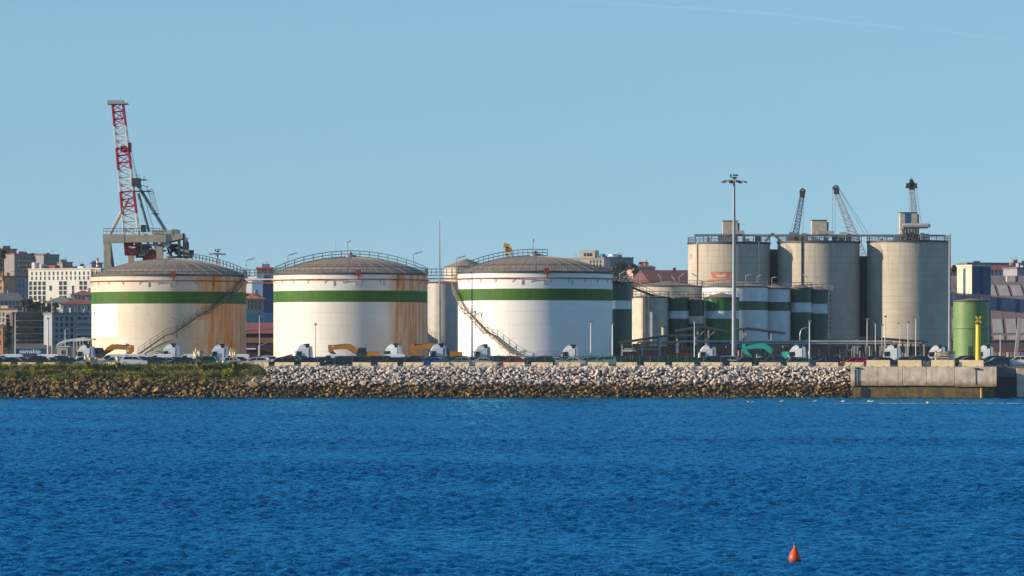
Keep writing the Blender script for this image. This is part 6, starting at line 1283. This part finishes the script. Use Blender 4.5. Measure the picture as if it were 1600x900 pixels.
def scrub():
    crest = random.Random(77)
    rr = random.Random(31); mb = MB(); dry = MB(); sz = lambda y: 2.2 + (y - 603.8) * .72
    for _ in range(330):
        px = rr.uniform(-40, 415); y = rr.uniform(603.3, 607.6); x = xx(px, y)
        if px > 370 and y < 605.5: continue
        r = rr.uniform(.22, .6) * (1.25 if rr.random() < .2 else 1); (q := mb if rr.random() < .72 else dry); leaves(q, V((x, y, sz(y) + r * .45)), r, int(70 * r / .4), .085, rr, .7)
    for _ in range(270):
        px = crest.uniform(-40, 405); r = crest.uniform(.2, .5) * (1.7 if crest.random() < .12 else 1); y = crest.uniform(606.6, 608.0); leaves(mb if crest.random() < .7 else dry, V((xx(px, y), y, 4.55 + r * .7)), r, int(70 * r / .4), .085, crest, .8)
    for _ in range(5200):
        px = rr.uniform(-40, 412); y = rr.uniform(604.2, 607.9); x = xx(px, y); h = rr.uniform(.25, .75); z = sz(y); l_ = V((rr.gauss(0, .16), rr.gauss(0, .1), h)); q = dry if rr.random() < .42 else mb; b = V((x, y, z)); q.add([b - V((.03, 0, 0)), b + V((.03, 0, 0)), b + l_], [(0, 1, 2)])
    tag(mb.build("green_scrub", m_scrub, fix=False), "low green scrub along the top of the dark stone bank", "scrub", kind="stuff"); tag(dry.build("dry_grass", m_dry, fix=False), "dry yellowish grass among the scrub on the stone bank", "dry grass", kind="stuff")
scrub()
def pampas(px, py, Y, n, label, spread=.5):
    rr = random.Random(px); z = 4.6; t = thing("pampas_grass", label, "pampas grass", (xx(px, Y), Y, z), 0, "pampas grass tufts on the bank"); H = zz(py, Y) - z; mb = MB()
    for _ in range(270):
        a = rr.uniform(0, 6.28); d = V((math.cos(a), math.sin(a), 0)); l_ = rr.uniform(.5, 1.0) * min(1.3, H * .55); b = d * rr.uniform(0, .2); m_ = b + d * l_ * .35 + V((0, 0, l_ * .8)); e = b + d * l_ * .8 + V((0, 0, l_ * .85)); s = d.cross(V((0, 0, 1))) * .035; mb.add([b - s, b + s, m_ + s, m_ - s, e], [(0, 1, 2, 3), (3, 2, 4)])
    mb.build("leaf_tuft", leaf_mat("pampas leaves", (.14, .14, .04), (.32, .26, .1)) if "pampas leaves" not in bpy.data.materials else bpy.data.materials["pampas leaves"], t, fix=False)
    for i in range(n):
        a = rr.uniform(0, 6.28); tip = V((rr.uniform(-spread, spread), rr.uniform(-.3, .3), H * rr.uniform(.78, 1.0))); mb = MB(); mb.tube((0, 0, 0), tip * .72, .02, 4); mb.build("stalk", m_dry, t); mb = MB()
        d_ = tip.normalized(); e = [(.60, .04), (.70, .19), (.82, .25), (.93, .16), (1.02, .03)]
        for (f0, r0), (f1, r1) in zip(e, e[1:]): mb.tube(tip * f0, tip * f1, r0, 7, r1)
        for j in range(70): f = rr.uniform(.66, 1.0); u = V((rr.gauss(0, .6), rr.gauss(0, .6), rr.uniform(.2, 1))).normalized(); s = V((u.y, -u.x, .01)).normalized() * .07; p = tip * f + u * .06; mb.add([p - s, p + s, p + u * .26], [(0, 1, 2)])
        mb.build("plume", m_plume, t, fix=False)
pampas(310, 545, 606.2, 11, "tallest cream-plumed pampas grass before the stained tank", .85); pampas(366, 543, 606.4, 8, "pampas grass with a split plume near the stained tank's right edge", .8); pampas(137, 553, 606, 6, "greenish pampas tuft before the leftmost truck cab", .5); pampas(184, 556, 606.2, 4, "slim brown pampas tuft before the low yellow excavator", .3); pampas(345, 561, 606.6, 4, "small pampas tuft between the two tallest ones", .7); pampas(150, 560, 606.3, 4, "low spreading pampas tuft right of the greenish one", .9)
def bush(px, py, Y, r, label, mt):
    r *= 1.15; rr = random.Random(px + 1); z = 2.2 + (Y - 603.8) * .72; t = thing("bush", label, "bush", (xx(px, Y), Y, z), 0, "bushes on the stone bank"); mb = MB()
    for i in range(7): mb.tube((0, 0, 0), (rr.uniform(-r, r) * .6, rr.uniform(-r, r) * .5, r * rr.uniform(.5, 1)), .03, 4)
    mb.build("stem", m_bark, t); mb = MB()
    for i in range(9): leaves(mb, V((rr.uniform(-r, r) * .75, rr.uniform(-r, r) * .4, r * rr.uniform(.3, .95))), r * rr.uniform(.3, .5), 75, .09, rr, .8)
    mb.build("foliage", mt, t, fix=False)
m_bushes = [leaf_mat("yellow green bush", (.16, .18, .02), (.42, .40, .07)), leaf_mat("dark green bush", (.03, .05, .012), (.12, .16, .03)), leaf_mat("olive bush", (.10, .10, .03), (.26, .23, .08))]
for px, Y, r, lab in ((30, 605, .9, "dark green bush at the left end of the bank"), (75, 605.6, .8, "low olive bush below the lettered container"), (135, 605, 1.15, "bright yellow-green bush under the greenish pampas tuft"), (235, 604.8, 1.0, "spreading green bush below the dark staircase's foot"), (322, 604.7, 1.15, "large green bush below the tallest pampas"), (357, 605, .95, "rounded green bush below the split pampas plume"), (395, 605.4, 1.0, "last bush at the right end of the scrub")): bush(px, 0, Y, r, lab, m_bushes[0 if px in (135, 322, 357) else (1 if px in (30, 235) else 2)])

# ------------------------------------------------------------------ on the water
def buoy():
    Y = 142.0; t = thing("mooring_buoy", "orange cone mooring buoy floating in the near water", "buoy", (xx(1242, Y), Y, .075), .3)
    m_b = M("orange plastic", (.56, .07, .006), .4, var=.12, scale=6, streak=.2)
    prof = [(.02, -.2), (.15, -.17), (.205, -.06), (.228, .05), (.232, .12), (.215, .19), (.165, .29), (.105, .40), (.06, .485), (.042, .53), (.04, .55), (.0, .552)]
    MB().lathe(prof, 40).build("float", m_b, t, True, sharp=60); MB().lathe([(.222, -.03), (.23, -.01), (.2285, .012)], 40).build("waterline_band", M("dark algae", (.06, .03, .015), .7, var=.3, scale=8), t, True)
    mb = MB(); n = 14
    for i in range(n): a, b = [2 * math.pi * k / n for k in (i, i + 1)]; mb.tube((.055 * math.cos(a), 0, .60 + .055 * math.sin(a)), (.055 * math.cos(b), 0, .60 + .055 * math.sin(b)), .012, 6)
    mb.build("lifting_eye", M("pale mauve iron", (.35, .28, .33), .5), t)
buoy()
def gull(px, py, label, first=[None]):
    Y = CAM_H * F / (py - HORIZON); 
    if first[0] is None:
        t = thing("seagull", label, "gull", (0, 0, 0), 0, "gulls resting on the water"); mb = MB(); mb.lathe([(.0, -.24), (.06, -.2), (.11, -.08), (.12, .04), (.085, .16), (.03, .22), (0, .235)], 12); mb.v = [(-z, y, x * .85 + .06) for x, y, z in mb.v]; mb.build("body", m_white, t, True, sharp=70)
        mb = MB(); mb.lathe([(0, .135), (.045, .15), (.062, .195), (.05, .235), (0, .255)], 10, c=(-.17, 0)); mb.tube((-.15, 0, .07), (-.17, 0, .17), .05, 8); mb.build("head", m_white, t, True); MB().tube((-.22, 0, .195), (-.29, 0, .185), .018, 5, .005).build("beak", m_yellow, t)
        for s in (-1, 1): MB().prism([(-.1, .13), (.1, .15), (.33, .12), (.1, .06), (-.06, .06)], s * .095 - .02, s * .095 + .02).build("wing", M("gull grey", (.35, .36, .38), .6), t)
        first[0] = t
    else: t = copy_tree(first[0])
    t.location = (xx(px, Y), Y, 0.02); t.rotation_euler = (0, 0, random.uniform(-.8, .8) + (math.pi if px % 2 else 0)); t.scale = (1.5, 1.5, 1.5) if False else (1, 1, 1); t['label'] = label
for px, py, w in ((1170, 629, "leftmost of the close pair off the stone bank"), (1175.5, 629.6, "right one of the close pair off the stone bank"), (1221, 628, "alone between the pair and the middle silo"), (1273, 628, "below the rightmost dark green tank"), (1317, 628, "near the left end of the concrete quay"), (1358, 628, "left one of two below the quay culvert"), (1362.5, 628.4, "right one of two below the quay culvert"), (1450, 630, "below the timber crates on the quay")): gull(px, py, "white gull resting on the water, " + w)
def boom():
    Y = 534.0; t = thing("floating_boom", "thin pale floating line on the water before the concrete quay", "floating line", (xx(1290, Y), Y, .02)); mb = MB(); pts = [V((i * 1.4, .5 * math.sin(i * .5), .02)) for i in range(26)]; mb.path(pts, .05, 5); mb.build("rope", m_cream, t)
boom()
def contrail():
    m, n, l, b = node_mat("thin cloud"); tr = n.new("ShaderNodeBsdfTransparent"); mx = n.new("ShaderNodeMixShader"); mx.inputs[0].default_value = .045; b.inputs['Base Color'].default_value = (.9, .9, .9, 1); b.inputs['Roughness'].default_value = 1; l.new(tr.outputs[0], mx.inputs[1]); l.new(b.outputs[0], mx.inputs[2]); l.new(mx.outputs[0], n["Material Output"].inputs[0])
    Y = 22000.0; pts = [at(px, py, Y) for px, py in ((780, -8), (900, 2), (1000, 8), (1100, 13.5), (1200, 21), (1300, 32), (1370, 40), (1450, 46), (1640, 70))]; mb = MB(); rs = [3, 6, 7, 9, 9, 8, 5, 4, 2]
    for (a, r0), (b_, r1) in zip(zip(pts, rs), zip(pts[1:], rs[1:])): mb.tube(a, b_, r0, 6, r1)
    tag(mb.build("contrail", m, smooth=True), "faint thin vapour trail high in the sky", "contrail", kind="stuff")
contrail()

def haze():
    """thin sea haze: even density, one closed box round camera and scene; the sky and the vapour trail lie outside it"""
    m = bpy.data.materials.new("sea haze"); m.use_nodes = True; n, l = m.node_tree.nodes, m.node_tree.links; n.clear()
    v = n.new("ShaderNodeVolumePrincipled"); v.inputs['Density'].default_value = .00004; v.inputs['Color'].default_value = (.72, .85, 1, 1); o = n.new("ShaderNodeOutputMaterial"); l.new(v.outputs[0], o.inputs['Volume'])
    tag(MB().bb(-9200, 9200, -420, 9200, -3, 140).build("haze", m), "thin bluish sea haze over the harbour", "haze", kind="stuff")
haze()

# joined small repeats that nobody could pick apart one by one
for o in bpy.data.objects:
    if o.parent and o.name.split(".")[0] in {"rim_railing", "roof_railing", "handrail", "pipe_bracket", "stair_bracket", "spiral_stair", "railing", "corrugation", "roof_equipment", "wire", "gallery_railing", "caged_ladder", "crown", "foliage", "leaf_tuft", "plume", "stem", "rope", "stay_rope", "access_ladder", "level_plate", "roof_stair", "brace", "roof_equipment", "aerial"}: o['kind'] = 'stuff'
